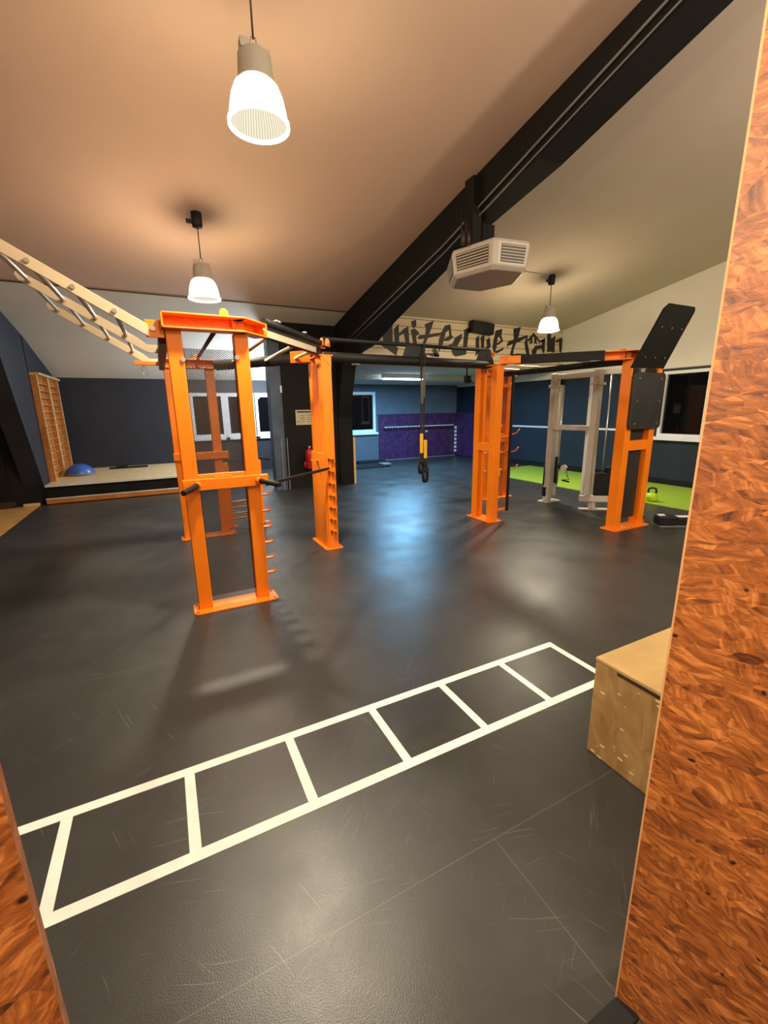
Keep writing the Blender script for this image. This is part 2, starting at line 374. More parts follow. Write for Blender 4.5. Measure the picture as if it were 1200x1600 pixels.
grid_wall('wall_far_left', 'navy', 'u', FARV, FARV + 0.2, LW - 0.2, 3.6, 0, 2.6, wl[:3])
grid_wall('wall_far', 'grey_blue', 'u', FARV, FARV + 0.2, 3.6, RW + 0.2, 0, 2.6, wl[3:])
S('wall_divider', MB().box(3.62, 3.78, 9.6, FARV, 0.0, 3.4), 'grey_blue')
wr = [(4.74, 5.65, 1.0, 2.33)]
grid_wall('wall_right', 'navy', 'v', RW, RW + 0.2, -3, FARV, 0, 2.36, wr)
S('wall_right_upper', MB().prism([(RW, -3, 2.36), (RW, FARV, 2.36), (RW, FARV, 2.7), (RW, 8.4, 3.6), (RW, -3, ceil_z(-3) + 0.1)], (0.2, 0, 0)), 'plaster_white')
S('trim_2', MB().box(RW - 0.05, RW, 4.4, 8.3, 2.37, 2.6), 'plaster_white', 0.004)
S('trim_3', MB().box(RW - 0.03, RW, 5.93, FARV, 1.09, 1.135), 'white')            # pale dado strip
S('trim_4', MB().box(RW - 0.02, RW, 5.82, 5.87, 0.15, 0.95), 'grey_plastic')
S('trim_5', MB().box(RW - 0.02, RW, 5.96, FARV, 0.14, 1.08), 'navy')       # dark kick panels below the strip
S('baseboard_right', MB().box(RW - 0.04, RW, -3, FARV, 0, 0.12), 'black_paint')
S('wall_left', MB().prism([(LW, 10.5, 0), (LW, FARV, 0), (LW, FARV, 2.55), (LW, 10.65, 3.2), (LW, 10.5, 3.2)], (-0.2, 0, 0)), 'navy')
S('wall_left_back', MB().box(-6, -2.15, 10.0, 10.2, 0, 3.4), 'black_paint')
S('baseboard_left', MB().box(-2.45, -2.2, 9.97, 10.0, 0, 0.05), 'wood_cream')
S('wall_left_side', MB().box(-6.2, -6, -3, 10.2, 0, 5.7), 'navy')
S('wall_back', MB().box(-6.2, RW + 0.2, -3.2, -3, 0, 5.7), 'plaster')
# gable of horizontal boards above the far room
S('wall_boards', MB().box(3.8, RW, 8.35, 8.5, 2.565, 3.6), 'shiplap')

# portal frames: tapered column with haunched rafter
def portal(name, u0, u1, inner, matn):
    outer = [(9.6, 0), (9.6, 3.2), (8.4, 3.53), (-2.95, ceil_z(-2.95) + 0.02)]
    return S(name, MB().prism([(u0, v, z) for v, z in inner + outer[::-1]], (u1 - u0, 0, 0)), matn)
S('roof_beam', MB().prism([(3.5, v, z) for v, z in [(9.08, 0), (9.1, 1.5), (8.94, 2.0), (8.7, 2.62), (8.55, 2.76), (7.82, 2.84), (6.93, 3.13), (4.54, 3.78), (3.55, 3.95), (2.14, 4.31), (-2.95, 5.25),
  (-2.95, 5.53), (8.4, 3.54), (9.6, 3.3), (9.6, 0)]], (0.3, 0, 0)), 'black_paint')
S('roof_beam_left', MB().prism([(-2.1, v, z) for v, z in [(10.2, 0), (9.54, 1.37), (8.98, 2.56), (8.6, 2.78), (7.8, 2.92), (6.9, 3.2), (2.1, 4.31), (-2.95, 5.25),
  (-2.95, 5.53), (8.4, 3.54), (9.54, 3.40), (10.56, 3.2), (10.5, 0)]], (-0.3, 0, 0)), 'navy')
S('wall_block', MB().box(2.3, 3.84, 9.12, 9.6, 0, 3.42), 'black_paint')
S('pillar', MB().box(2.06, 2.3, 9.15, 9.45, 0, 3.4), 'slab_blue')
S('trim_6', MB().box(2.2, 2.23, 9.13, 9.15, 0, 1.1).box(2.32, 2.34, 9.10, 9.12, 0, 1.1), 'grey_plastic')
S('trim_7', MB().box(3.84, 3.89, 9.1, 9.16, 0, 1.05), 'wood_cream')
S('trim_8', MB().tube([(3.47, -2.5, 5.02), (3.47, 2.1, 4.45), (3.47, 5.1, 3.66), (3.47, 7.0, 3.27), (3.47, 8.4, 2.98)], 0.012)
  .tube([(3.485, -2.5, 4.95), (3.485, 2.1, 4.37), (3.485, 5.1, 3.58), (3.485, 7.0, 3.19), (3.485, 8.4, 2.90)], 0.009), 'grey_plastic')   # cables clipped to the beam
S('trim_9', MB().box(-0.18, 0.98, 0.43, 0.49, 0, 0.012), 'rubber', 0.004)        # threshold strip

# windows
def window(name, u0, u1, z0, z1, sill=True, axis='u', plane=FARV, frame=0.06, mats='white'):
    rt = struct_root(name, (u0, plane, z0) if axis == 'u' else (plane, u0, z0))
    def B(a0, a1, b0, b1, c0, c1):   # a along wall, b outward depth (negative into the room), c height
        if axis == 'u': return (a0, a1, plane + b0, plane + b1, c0, c1)
        return (plane + b0, plane + b1, a0, a1, c0, c1)
    f = MB()
    f.box(*B(u0, u0 + frame, -0.03, 0.08, z0, z1)); f.box(*B(u1 - frame, u1, -0.03, 0.08, z0, z1))
    f.box(*B(u0 + frame, u1 - frame, -0.03, 0.08, z1 - frame, z1)); f.box(*B(u0 + frame, u1 - frame, -0.03, 0.08, z0, z0 + frame))
    f.build('window_frame', mats, rt, 0.006, None, 'structure')
    MB().box(*B(u0 + frame, u1 - frame, 0.03, 0.05, z0 + frame, z1 - frame)).build('window_pane', 'glass', rt, 0, None, 'structure')
    if sill: MB().box(*B(u0 - 0.06, u1 + 0.06, -0.10, 0.0, z0 - 0.07, z0)).build('window_sill', mats, rt, 0.008, None, 'structure')
    return rt
window('window_1', 0.74, 1.62, 0.97, 2.16, frame=0.09)
window('window_2', 1.62, 2.44, 0.97, 2.16, frame=0.10)
window('window_3', 2.40, 3.3, 0.97, 2.16, frame=0.11)
window('window_4', 5.28, 6.2, 0.94, 2.2, frame=0.09)
window('window_5', 4.74, 5.65, 1.0, 2.32, axis='v', plane=RW, frame=0.065)

# door seen in the dark corner at the far left, behind the wood floor
dr = struct_root('door_1', (-3.2, 9.97, 0))
MB().box(-3.5, -2.6, 9.94, 9.99, 0.12, 2.1).build('door_leaf', 'black_paint', dr, 0.004, None, 'structure')
MB().box(-3.5, -2.55, 9.92, 9.99, 0.0, 0.12).build('door_kick_plate', 'dark_brown', dr, 0, None, 'structure')
MB().tube([(-2.72, 9.94, 1.0), (-2.72, 9.88, 1.0), (-2.84, 9.88, 1.0)], 0.011).box(-2.74, -2.70, 9.93, 9.942, 0.9, 1.1).build('door_handle', 'steel', dr, 0, None, 'structure')

# OSB jambs of the doorway the view looks through
def osb_wall(name, x, y, ang, length, h, thick):
    o = S(name, MB().box(0, length, 0, thick, 0, h), 'osb')
    o.location = (x, y, 0); o.rotation_euler = (0, 0, ang)
    return o
osb_wall('wall_osb_right', 0.962, 0.487, math.atan2(-0.93, 0.37), 2.6, 3.0, 0.10)
e = S('trim_10', MB().box(-0.004, 0.0, -0.001, 0.10, 0, 3.0), 'osb_edge'); e.location = (0.962, 0.487, 0); e.rotation_euler = (0, 0, math.atan2(-0.93, 0.37))
osb_wall('wall_osb_left', -0.186, 0.49, math.atan2(-0.3, -0.93), 1.6, 3.0, -0.12)

# ------------------------------------------------------------------ floor tape ladder
ld = thing('tape_ladder', (-0.55, 1.5, 0), 'white tape agility ladder stuck on the black floor in front of the wooden box', 'floor marking')
U0, V0, CELL, B_ = -0.549, 1.938, 0.4727, 0.448
w = 0.024
MB().box(U0 - 0.2, U0 + 6 * CELL + w, V0 - w, V0 + w, 0.0, 0.0016).build('side_line', 'white_tape', ld)
MB().box(U0 - 0.02, U0 + 6 * CELL + w, V0 - B_ - w, V0 - B_ + w, 0.0, 0.0016).build('side_line', 'white_tape', ld)
for k in range(7):
    MB().box(U0 + k * CELL - w * 0.9, U0 + k * CELL + w * 0.9, V0 - B_ + w, V0 - w, 0.0, 0.0014).build('cross_line', 'white_tape', ld)

# turf
tag(S('turf_strip', MB().box(7.33, RW - 0.04, -2.9, 9.14, 0, 0.012), 'turf'), 'strip of bright green artificial turf along the dark wall under the right window', 'artificial turf')
bpy.data.objects['turf_strip']['kind'] = 'thing'

# plyometric box
pb = thing('plyo_box', (1.99, 0.8, 0), 'scuffed plywood jump box standing at the end of the white tape ladder', 'box')
MB().box(1.685, 2.29, 0.40, 1.16, 0, 0.49).build('box_body', 'ply', pb, 0.006)
MB().box(1.683, 2.292, 0.398, 1.162, 0.4905, 0.509).build('box_top', 'ply_top', pb, 0.004)
MB().box(1.682, 1.6855, 0.55, 1.05, 0.478, 0.4905).build('splintered_edge', 'dark_brown', pb)

# ------------------------------------------------------------------ pendant lamps
def lamp(x, y, zb, label, power, col, drop_to=None):
    t = thing('pendant_lamp', (x, y, zb), label, 'lamp', 'pendant lamps')
    zc = ceil_z(y)
    MB().lathe([(0.0, zc - 0.15), (0.055, zc - 0.15), (0.06, zc - 0.12), (0.06, zc + 0.0), (0.0, zc + 0.02)], x, y, 20).box(x - 0.12, x - 0.05, y - 0.015, y + 0.015, zc - 0.12, zc - 0.08).build('ceiling_rose', 'black_steel', t)
    MB().tube([(x, y, zc - 0.14), (x, y, zb + 0.44)], 0.006, 8).build('cord', 'dark_brown', t)
    h = MB().lathe([(0.0, zb + 0.38), (0.07, zb + 0.375), (0.1, zb + 0.35), (0.108, zb + 0.22), (0.112, zb + 0.215), (0.0, zb + 0.21)], x, y, 32).build('lamp_housing', 'lamp_grey', t)
    MB().box(x - 0.085, x - 0.035, y - 0.03, y + 0.03, zb + 0.37, zb + 0.42).box(x - 0.02, x + 0.09, y - 0.03, y + 0.03, zb + 0.37, zb + 0.395).tube([(x - 0.03, y, zb + 0.38), (x - 0.012, y, zb + 0.45), (x + 0.012, y, zb + 0.45), (x + 0.03, y, zb + 0.38)], 0.005, 6).build('hanger', 'lamp_grey', h)
    MB().lathe([(0.108, zb + 0.215), (0.134, zb + 0.192), (0.157, zb + 0.14), (0.172, zb + 0.07), (0.179, zb + 0.012)], x, y, 48).build('lamp_shade', 'shade', t)
    MB().lathe([(0.100, zb + 0.212), (0.128, zb + 0.188), (0.151, zb + 0.138), (0.166, zb + 0.068), (0.172, zb + 0.004)], x, y, 48).build('shade_liner', 'shade_liner', t)
    MB().lathe([(0.176, zb + 0.012), (0.188, zb + 0.012), (0.188, zb - 0.008), (0.172, zb - 0.008), (0.172, zb + 0.012)], x, y, 48).build('shade_rim', 'shade_rim', t)
    MB().sphere((x, y, zb + 0.15), 0.03, 1.4, 10).build('bulb', 'bulb', t)
    L = bpy.data.lights.new('lamp_light', 'POINT'); L.energy = power; L.color = col; L.shadow_soft_size = 0.11
    lo = bpy.data.objects.new('lamp_light', L); COL.objects.link(lo); lo.parent = t; lo.location = (0, 0, 0.085)
    return t
WARM = (1.0, 0.88, 0.66); WARM2 = (1.0, 0.88, 0.66)
lamp(0.77, 3.17, 3.39, 'glowing pendant lamp hanging highest in the photo, its shade mouth seen from below', P_LAMP, WARM2)
lamp(0.66, 6.07, 3.0, 'glowing pendant lamp hanging over the mesh panelled orange frame', P_LAMP, WARM2)
lamp(6.5, 6.11, 3.0, 'glowing pendant lamp hanging beyond the white heater, before the slogan boards', P_LAMP, WARM)

# fluorescent batten in the far room
ft = thing('tube_light', (5.9, 10.45, 2.56), 'lit white fluorescent tube on the low ceiling of the far room', 'light')
MB().box(5.28, 6.55, 10.42, 10.48, 2.455, 2.56).build('housing', 'white', ft)
MB().tube([(5.31, 10.45, 2.43), (6.52, 10.45, 2.43)], 0.019, 12).build('tube', 'tube', ft)
def area(name, loc, rot, sx, sy, power, col, parent=None):
    L = bpy.data.lights.new(name, 'AREA'); L.shape = 'RECTANGLE'; L.size = sx; L.size_y = sy; L.energy = power; L.color = col
    o = bpy.data.objects.new(name, L); COL.objects.link(o); o.location = loc; o.rotation_euler = rot
    return o
COOL = (0.24, 0.62, 1.0)

# ------------------------------------------------------------------ training rig
rig = thing('training_rig', (3.0, 5.0, 0), 'large orange steel training rig with black overhead bars standing on the dark floor', 'training rig')

def frame_mesh(mb, u0, u1, v0, v1, pw, zt):
    """two posts and a base plate for a frame that spans u (u1-u0) or v (v1-v0)"""
    if u1 - u0 > v1 - v0:
        mb.box(u0, u0 + pw, v0, v1, 0.012, zt); mb.box(u1 - pw, u1, v0, v1, 0.012, zt)
    else:
        mb.box(u0, u1, v0, v0 + pw, 0.012, zt); mb.box(u0, u1, v1 - pw, v1, 0.012, zt)

def channel(mb, pts, z0, z1, depth, side=1):
    """C channel following pts (plan polyline), open towards -side normal"""
    t = 0.012
    for (a, b) in zip(pts, pts[1:]):
        a = Vector((a[0], a[1], 0)); b = Vector((b[0], b[1], 0))
        d = (b - a).normalized(); n = Vector((-d.y, d.x, 0)) * side
        for (off, w, zz0, zz1) in ((depth / 2, depth, z1 - t, z1), (depth / 2, depth, z0, z0 + t), (depth - t / 2, t, z0 + t, z1 - t)):
            c = n * off
            mb.prism([a + c - n * w / 2 + Vector((0, 0, zz0)), b + c - n * w / 2 + Vector((0, 0, zz0)), b + c + n * w / 2 + Vector((0, 0, zz0)), a + c + n * w / 2 + Vector((0, 0, zz0))], (0, 0, zz1 - zz0))

def bolts(parent, pts, axis, r=0.012, mat='steel', h=0.012):
    for p in pts:
        MB().tube([Vector(p), Vector(p) + Vector(axis) * h], r, 10).build('bolt', mat, parent)

def mesh_panel(u0, u1, z0, z1, v, parent, pitch=0.022, asp=0.62, wire=0.0052):
    """expanded-metal sheet: two families of inclined strands clipped to the panel plus a thin border"""
    mb = MB(); ph = pitch * asp
    k = ph / pitch       # slope
    for sgn, dv in ((1, 0.0), (-1, 0.0015)):
        n = int((z1 - z0 + (u1 - u0) * k) / ph) + 2
        for i in range(n):
            # line: z = zc + sgn*k*(u-u0)
            zc = (z0 - (u1 - u0) * k + i * ph) if sgn > 0 else (z0 + i * ph)
            ua, ub = u0, u1
            f = lambda u: zc + sgn * k * (u - u0)
            lo, hi = z0, z1
            if sgn > 0:
                ua = max(ua, u0 + (lo - zc) / k); ub = min(ub, u0 + (hi - zc) / k)
            else:
                ua = max(ua, u0 + (zc - hi) / k); ub = min(ub, u0 + (zc - lo) / k)
            if ub - ua < 0.004: continue
            a = (ua, v + dv, f(ua)); b = (ub, v + dv, f(ub))
            mb.beam(a, b, 0.0018, wire, (0, 1, 0)) if False else mb.prism([(a[0], a[1], a[2] - wire / 2), (b[0], b[1], b[2] - wire / 2), (b[0], b[1], b[2] + wire / 2), (a[0], a[1], a[2] + wire / 2)], (0, 0.0015, 0))
    for (a0, a1, b0, b1) in ((u0, u0 + 0.006, z0, z1), (u1 - 0.006, u1, z0, z1)):
        mb.box(a0, a1, v, v + 0.006, b0, b1)
    return mb.build('mesh_panel', 'mesh_steel', parent, 0, 'black expanded metal mesh panel')

def hook(parent, p, d):
    """bar hook: triangular gusset with a raised lip, reaching out along d from p (p is on the post face)"""
    p = Vector(p); d = Vector(d); s = Vector((-d.y, d.x, 0))
    mb = MB()
    for o in (-0.03, 0.022):
        a = p + s * o
        mb.prism([a, a + d * 0.075, a + d * 0.075 + Vector((0, 0, 0.03)), a + d * 0.06 + Vector((0, 0, 0.008)), a + Vector((0, 0, 0.008)), a - Vector((0, 0, 0.07))], s * 0.008)
    mb.prism([p - s * 0.03, p + s * 0.03, p + s * 0.03 + d * 0.07, p - s * 0.03 + d * 0.07], (0, 0, 0.006))
    return mb.build('bar_hook', 'orange', parent)

def lug(mb, x, y, z, along, w=0.034):
    """round-ended eye plate standing on a beam"""
    d = Vector(along); pts = [Vector((x, y, z)) - d * w, Vector((x, y, z)) + d * w]
    top = [Vector((x, y, z + 0.028)) + d * w * math.cos(t) + Vector((0, 0, w * math.sin(t))) for t in [k * PI / 8 for k in range(9)]]
    n = Vector((-d.y, d.x, 0)) * 0.012
    mb.prism([pts[0], pts[1]] + top, n)

def upright(name, u0, u1, v0, v1, zt=2.25, pw=0.11, plate=None, zbar=None):
    """frame part: welded mesh of two posts (sub-parts) - the part itself carries crossbar and head"""
    mb = MB()
    if zbar:
        a, b, c, d, e, f_ = zbar
        mb.box(a, b, c, d, e, f_)
    return mb

def posts(part, u0, u1, v0, v1, pw, zt):
    if u1 - u0 > v1 - v0:
        L = [(u0, u0 + pw, v0, v1), (u1 - pw, u1, v0, v1)]
    else:
        L = [(u0, u1, v0, v0 + pw), (u0, u1, v1 - pw, v1)]
    for q in L: MB().box(*q, 0.012, zt).build('post', 'orange', part, 0.006)
def base_plate(part, a0, a1, b0, b1):
    o = MB().rbox('z', a0, a1, b0, b1, 0.0, 0.013, 0.035).build('base_plate', 'orange', part, 0.002)
    z = [(a0 + 0.03, b0 + 0.03, 0.012), (a1 - 0.03, b0 + 0.03, 0.012), (a0 + 0.03, b1 - 0.03, 0.012), (a1 - 0.03, b1 - 0.03, 0.012)]
    for p in z: MB().tube([p, (p[0], p[1], 0.022)], 0.01, 8).build('anchor_bolt', 'orange_dark', part)

# --- near left frame with mesh (A)
cb = MB(); cb.box(0.095, 0.762, 3.685, 3.745, 1.042, 1.13)
mb = MB()
channel(mb, [(0.085, 3.66), (0.675, 3.66), (0.875, 3.86)], 2.25, 2.36, 0.13, 1)
mb.box(0.085, 0.10, 3.66, 3.80, 2.25, 2.36); mb.prism([(0.875, 3.86, 2.25), (0.875, 3.86, 2.36), (0.783, 3.952, 2.36), (0.783, 3.952, 2.25)], (0.012, 0.012, 0))
lug(mb, 0.53, 3.72, 2.36, (1, 0, 0))
mb.box(-0.02, 0.10, 3.745, 3.765, 2.19, 2.31)
fa = mb.build('upright_frame', 'orange', rig, 0.003)
cb.build('cross_bar', 'orange', fa, 0.003); MB().box(0.217, 0.59, 3.746, 3.80, 1.12, 1.16).build('panel_seat', 'orange', fa, 0.002); MB().box(0.33, 0.47, 3.70, 3.745, 1.13, 1.143).build('tab', 'orange', fa)
posts(fa, 0.107, 0.70, 3.735, 3.835, 0.11, 2.25)
base_plate(fa, 0.062, 0.765, 3.645, 3.87)
mesh_panel(0.219, 0.588, 1.165, 2.13, 3.79, fa); mesh_panel(0.219, 0.588, 0.09, 1.04, 3.79, fa)
bolts(fa, [(0.03, 3.745, 2.25), (0.205, 3.735, 2.04), (0.60, 3.735, 2.07)], (0, -1, 0), 0.018)
bolts(fa, [(0.85, 3.84, 2.305)], (0.5, -0.5, 0), 0.016)
for (p, q) in (((0.206, 3.685, 1.085), (0.085, 3.43, 1.075)), ((0.675, 3.685, 1.085), (0.795, 3.43, 1.075))):
    P_, Q_ = Vector(p), Vector(q)
    hd = MB().tube([P_ + (Q_ - P_) * 0.1, Q_], 0.021, 14).build('dip_handle', 'rubber', fa, 0.004, 'black rubber dip handle')
    MB().tube([P_, P_ + (Q_ - P_) * 0.12], 0.03, 14).build('handle_sleeve', 'orange', fa)
hz_ = [0.22, 0.36, 0.505, 0.65, 0.795, 0.94, 1.085]
for z in hz_: hook(fa, (0.70, 3.785, z), (1, 0, 0))

# --- far left frame (C)
mb = MB()
channel(mb, [(0.085, 6.1), (0.70, 6.1)], 2.19, 2.30, 0.13, 1)
mb.box(-0.2, 0.09, 6.13, 6.17, 2.215, 2.26)
lug(mb, 0.50, 6.16, 2.30, (1, 0, 0))
fc = mb.build('upright_frame', 'orange', rig, 0.003)
MB().box(0.095, 0.762, 6.10, 6.16, 1.05, 1.145).build('cross_bar', 'orange', fc, 0.003)
posts(fc, 0.107, 0.69, 6.15, 6.25, 0.11, 2.19); base_plate(fc, 0.062, 0.765, 6.06, 6.29)
MB().tube([(-0.10 + 0.028 * math.sin(t), 6.15, 2.155 + 0.055 * math.cos(t)) for t in [k * PI / 6 for k in range(13)]], 0.005, 6).build('carabiner', 'steel', fc)

# --- centre left frame (B), spans v
mb = MB(); mb.box(1.645, 1.80, 4.77, 5.27, 2.24, 2.255)
channel(mb, [(1.74, 5.22), (1.56, 5.42)], 2.21, 2.34, 0.12, 1); channel(mb, [(1.60, 4.76), (1.78, 4.95)], 2.25, 2.35, 0.10, 1)
lug(mb, 1.71, 4.86, 2.35, (0, 1, 0), 0.06); lug(mb, 1.78, 4.86, 2.35, (0.7, 0.7, 0), 0.06)
fb = mb.build('upright_frame', 'orange', rig, 0.003)
MB().box(1.642, 1.660, 4.79, 5.26, 0.013, 1.16).build('side_plate', 'orange', fb, 0.002)
MB().prism([(1.665, 4.90, 2.24), (1.665, 5.02, 2.24), (1.665, 4.90, 2.06)], (0.01, 0, 0)).build('gusset', 'orange', fb)
MB().prism([(1.665, 4.773, 2.24), (1.778, 4.773, 2.24), (1.778, 4.773, 2.12)], (0, 0.007, 0)).build('gusset', 'orange', fb)
for (v0, v1) in ((4.78, 4.90), (5.13, 5.25)): MB().box(1.66, 1.78, v0, v1, 0.012, 2.24).build('post', 'orange', fb, 0.005)
base_plate(fb, 1.60, 1.83, 4.73, 5.31)
for z in [0.23, 0.375, 0.52, 0.665, 0.81, 0.955, 1.10]: hook(fb, (1.72, 4.78, z), (0, -1, 0))
hook(fb, (1.642, 5.03, 1.06), (-1, 0, 0))

# --- centre right frame (D), spans v
mb = MB(); mb.box(4.17, 4.34, 4.78, 5.27, 2.215, 2.23)
channel(mb, [(4.22, 4.78), (4.30, 4.86), (4.49, 4.67)], 2.23, 2.33, 0.10, -1); channel(mb, [(4.30, 5.20), (4.60, 5.5)], 2.22, 2.33, 0.10, 1)
lug(mb, 4.22, 4.92, 2.34, (0, 1, 0))
fd = mb.build('upright_frame', 'orange', rig, 0.003)
MB().box(4.19, 4.25, 4.90, 5.15, 1.035, 1.15).build('cross_bar', 'orange', fd, 0.003); MB().box(4.30, 4.46, 4.78, 4.80, 0.16, 0.19).build('bracket', 'orange', fd)
posts(fd, 4.19, 4.31, 4.79, 5.26, 0.12, 2.22); base_plate(fd, 4.12, 4.37, 4.745, 5.30)
MB().box(4.44, 4.47, 4.74, 4.775, 0.15, 2.1).build('side_bar', 'rubber', fd, 0.004, 'thin black upright bar')

# --- far right frame (D2)
mb = MB()
channel(mb, [(5.10, 6.1), (5.80, 6.1)], 2.19, 2.30, 0.13, 1); mb.prism([(5.10, 6.1, 2.19), (5.10, 6.1, 2.3), (4.92, 5.92, 2.3), (4.92, 5.92, 2.19)], (0.012, -0.012, 0))
fe = mb.build('upright_frame', 'orange', rig, 0.003)
MB().box(5.19, 5.73, 6.12, 6.17, 1.03, 1.14).build('cross_bar', 'orange', fe, 0.003); MB().box(5.19, 5.73, 6.12, 6.17, 2.0, 2.06).build('cross_bar', 'orange', fe, 0.003)
posts(fe, 5.17, 5.76, 6.15, 6.26, 0.12, 2.19); base_plate(fe, 5.12, 5.82, 6.06, 6.30)
for z in (0.58, 0.90, 1.22):
    for u in (5.13, 5.50, 5.72):
        MB().tube([(u, 6.15, z - 0.03), (u, 6.05, z - 0.05), (u + 0.02, 5.97, z - 0.02), (u + 0.04, 5.93, z + 0.05)], 0.011, 8).build('storage_peg', 'orange', fe)

# --- right frame with boards (E)
mb = MB()
channel(mb, [(5.93, 3.60), (5.30, 3.60), (5.09, 3.82)], 2.21, 2.32, 0.13, -1)
fE = mb.build('upright_frame', 'orange', rig, 0.003)
MB().box(5.42, 5.81, 3.61, 3.66, 1.07, 1.20).build('cross_bar', 'orange', fE, 0.003)
posts(fE, 5.315, 5.92, 3.60, 3.745, 0.11, 2.21); base_plate(fE, 5.25, 6.0, 3.545, 3.79)
MB().box(5.44, 5.79, 3.665, 3.685, 0.13, 1.06).build('lower_board', 'black_board', fE, 0.003)
MB().box(5.44, 5.79, 3.665, 3.685, 1.21, 1.42).build('middle_board', 'black_board', fE, 0.003)
tb = MB().rbox('y', 5.315, 5.955, 1.35, 2.05, 3.555, 3.585, 0.05).build('target_board', 'black_board', fE, 0.003, 'black square board with rounded corners')
bolts(tb, [(u, 3.556, z) for u in (5.41, 5.86) for z in (1.42, 1.70, 1.98)], (0, -1, 0), 0.009)
MB().box(5.33, 5.94, 3.585, 3.60, 1.4, 2.1).build('board_bracket', 'black_steel', fE)
sl = MB().prism([(5.31, 3.60, 2.10), (5.95, 3.60, 2.11), (5.90, 3.28, 2.74), (5.86, 3.26, 2.78), (5.38, 3.26, 2.78), (5.31, 3.28, 2.72)], (0, 0.03, 0.012)).build('sloped_board', 'rubber', fE, 0.003, 'black board tilted forward above the square board')
bolts(sl, [(5.42 + 0.2 * i, 3.595 - 0.508 * (z - 2.1), z) for i in range(3) for z in (2.23, 2.55)], (0, -0.9, -0.4), 0.010)
for (u, mt) in ((5.47, 'steel'), (5.83, 'orange')): MB().box(u - 0.04, u + 0.04, 3.56, 3.60, 2.055, 2.095).build('board_clamp', mt, fE)

# --- overhead bars
def rail(p, q, w, h, mat='black_steel', name='overhead_rail', label=None): return MB().beam(p, q, w, h).build(name, mat, rig, 0.004, label)
def tubep(p, q, r, mat='black_steel', name='overhead_bar'): return MB().tube([p, q], r, 18).build(name, mat, rig)
# near left ladder A-B
r1 = rail((0.86, 3.90, 2.30), (1.68, 4.86, 2.30), 0.03, 0.10)
MB().beam((0.875, 3.875, 2.285), (1.58, 4.70, 2.285), 0.012, 0.055).build('rail_face', 'cream', r1, 0, 'cream painted inner face')
t1 = tubep((0.87, 3.91, 2.385), (1.70, 4.87, 2.385), 0.030)
bolts(r1, [(1.02, 4.08, 2.415), (1.05, 4.115, 2.415), (1.42, 4.54, 2.415)], (0, 0, 1), 0.022, 'steel', 0.02)
tubep((1.58, 5.38, 2.265), (0.72, 6.12, 2.235), 0.064, 'rubber')
for u in (0.90, 1.24, 1.52):
    va = 3.90 + (u - 0.86) * 0.96 / 0.82; vb = 6.12 - (u - 0.72) * 0.74 / 0.86
    MB().tube([(u, va, 2.27), (u, vb, 2.26)], 0.018, 12).build('rung', 'cream', rig, 0, 'cream painted rung')
# rail from A to C
tubep((0.47, 3.80, 2.28), (0.52, 6.18, 2.33), 0.018, 'dark_brown')
# long bar B-D with gussets
tubep((1.78, 5.05, 2.26), (4.24, 5.05, 2.245), 0.058)
tubep((1.78, 5.05, 2.455), (4.20, 5.05, 2.44), 0.024)
for (a, b, c, d) in ((2.80, 3.28, 2.90, 3.12), (3.98, 4.36, 4.08, 4.26)):
    MB().prism([(a, 5.03, 2.20), (b, 5.03, 2.20), (d, 5.03, 2.45), (c, 5.03, 2.45)], (0, 0.015, 0)).build('gusset_plate', 'blue_black', rig, 0.003)
# right ladder D-E and D-D2
rail((4.44, 4.73, 2.285), (5.12, 3.86, 2.275), 0.06, 0.115, 'rubber'); rail((4.44, 5.35, 2.275), (5.02, 6.02, 2.25), 0.05, 0.10, 'rubber')
tubep((5.40, 3.72, 2.20), (5.40, 6.12, 2.215), 0.045, 'rubber')
for v in (4.30, 4.75, 5.2, 5.65):
    ua = 4.60 + (4.56 - v) * 0.52 / 0.70 if v < 4.6 else (4.47 if v < 5.3 else 4.44 + (v - 5.35) * 0.58 / 0.67)
    MB().tube([(ua, v, 2.265), (5.40, v, 2.25)], 0.018, 12).build('rung', 'cream', rig, 0, 'cream painted rung')
MB().tube([(4.86, 4.2, 2.335), (5.35, 3.74, 2.335)], 0.012, 10).build('tie_rod', 'cream', rig)
# inclined ladder climbing to the left
for v, zoff in ((3.75, 0.010), (5.0, 0.042), (6.2, 0.035)):
    h = 0.042; x0, z0, x1 = 0.0, 2.225 + zoff, -0.94
    z1 = z0 - x1 * 0.59
    if v < 4: P4 = [(x0, z0 - h), (x0, z0 + h), (x1, z1 + h), (x1 - 0.02, z1), (x1, z1 - h)]
    else: P4 = [(0.10, z0 - h), (0.10, z0 + h * 0.8), (x0 - 0.03, z0 + h * 0.8), (x0 - 0.10, z0 + h + 0.05), (x1, z1 + h), (x1 - 0.02, z1), (x1, z1 - h), (x0 - 0.08, z0 - h + 0.03), (x0 - 0.02, z0 - h)]
    lr = MB().prism([(a_, v - 0.012, b_) for a_, b_ in P4], (0, 0.024, 0)).build('ladder_rail', 'cream', rig, 0.002, 'cream flat steel rail')
    bolts(lr, [(u, v - 0.012, z0 - u * 0.59) for u in (-0.195, -0.417, -0.639, -0.861)], (0, -1, 0), 0.016)
for k in range(4):
    u = -0.195 - 0.222 * k
    MB().tube([(u, 3.74, 2.235 - u * 0.59), (u, 5.0, 2.267 - u * 0.59), (u, 6.21, 2.26 - u * 0.59)], 0.017, 12).build('ladder_rung', 'steel', rig, 0, 'bare steel rung')
MB().box(0.06, 0.12, 3.835, 6.15, 2.16, 2.28).build('ladder_mount', 'dark_brown', rig, 0.003)

# --- bar laid from the left frame to the centre frame
sb = MB().tube([(0.745, 3.70, 1.045), (0.80, 3.76, 1.043), (1.68, 4.745, 0.992)], 0.016, 12).build('exercise_bar', 'black_steel')
tag(sb, 'thin black steel bar laid from the mesh frame to the centre orange post', 'bar')

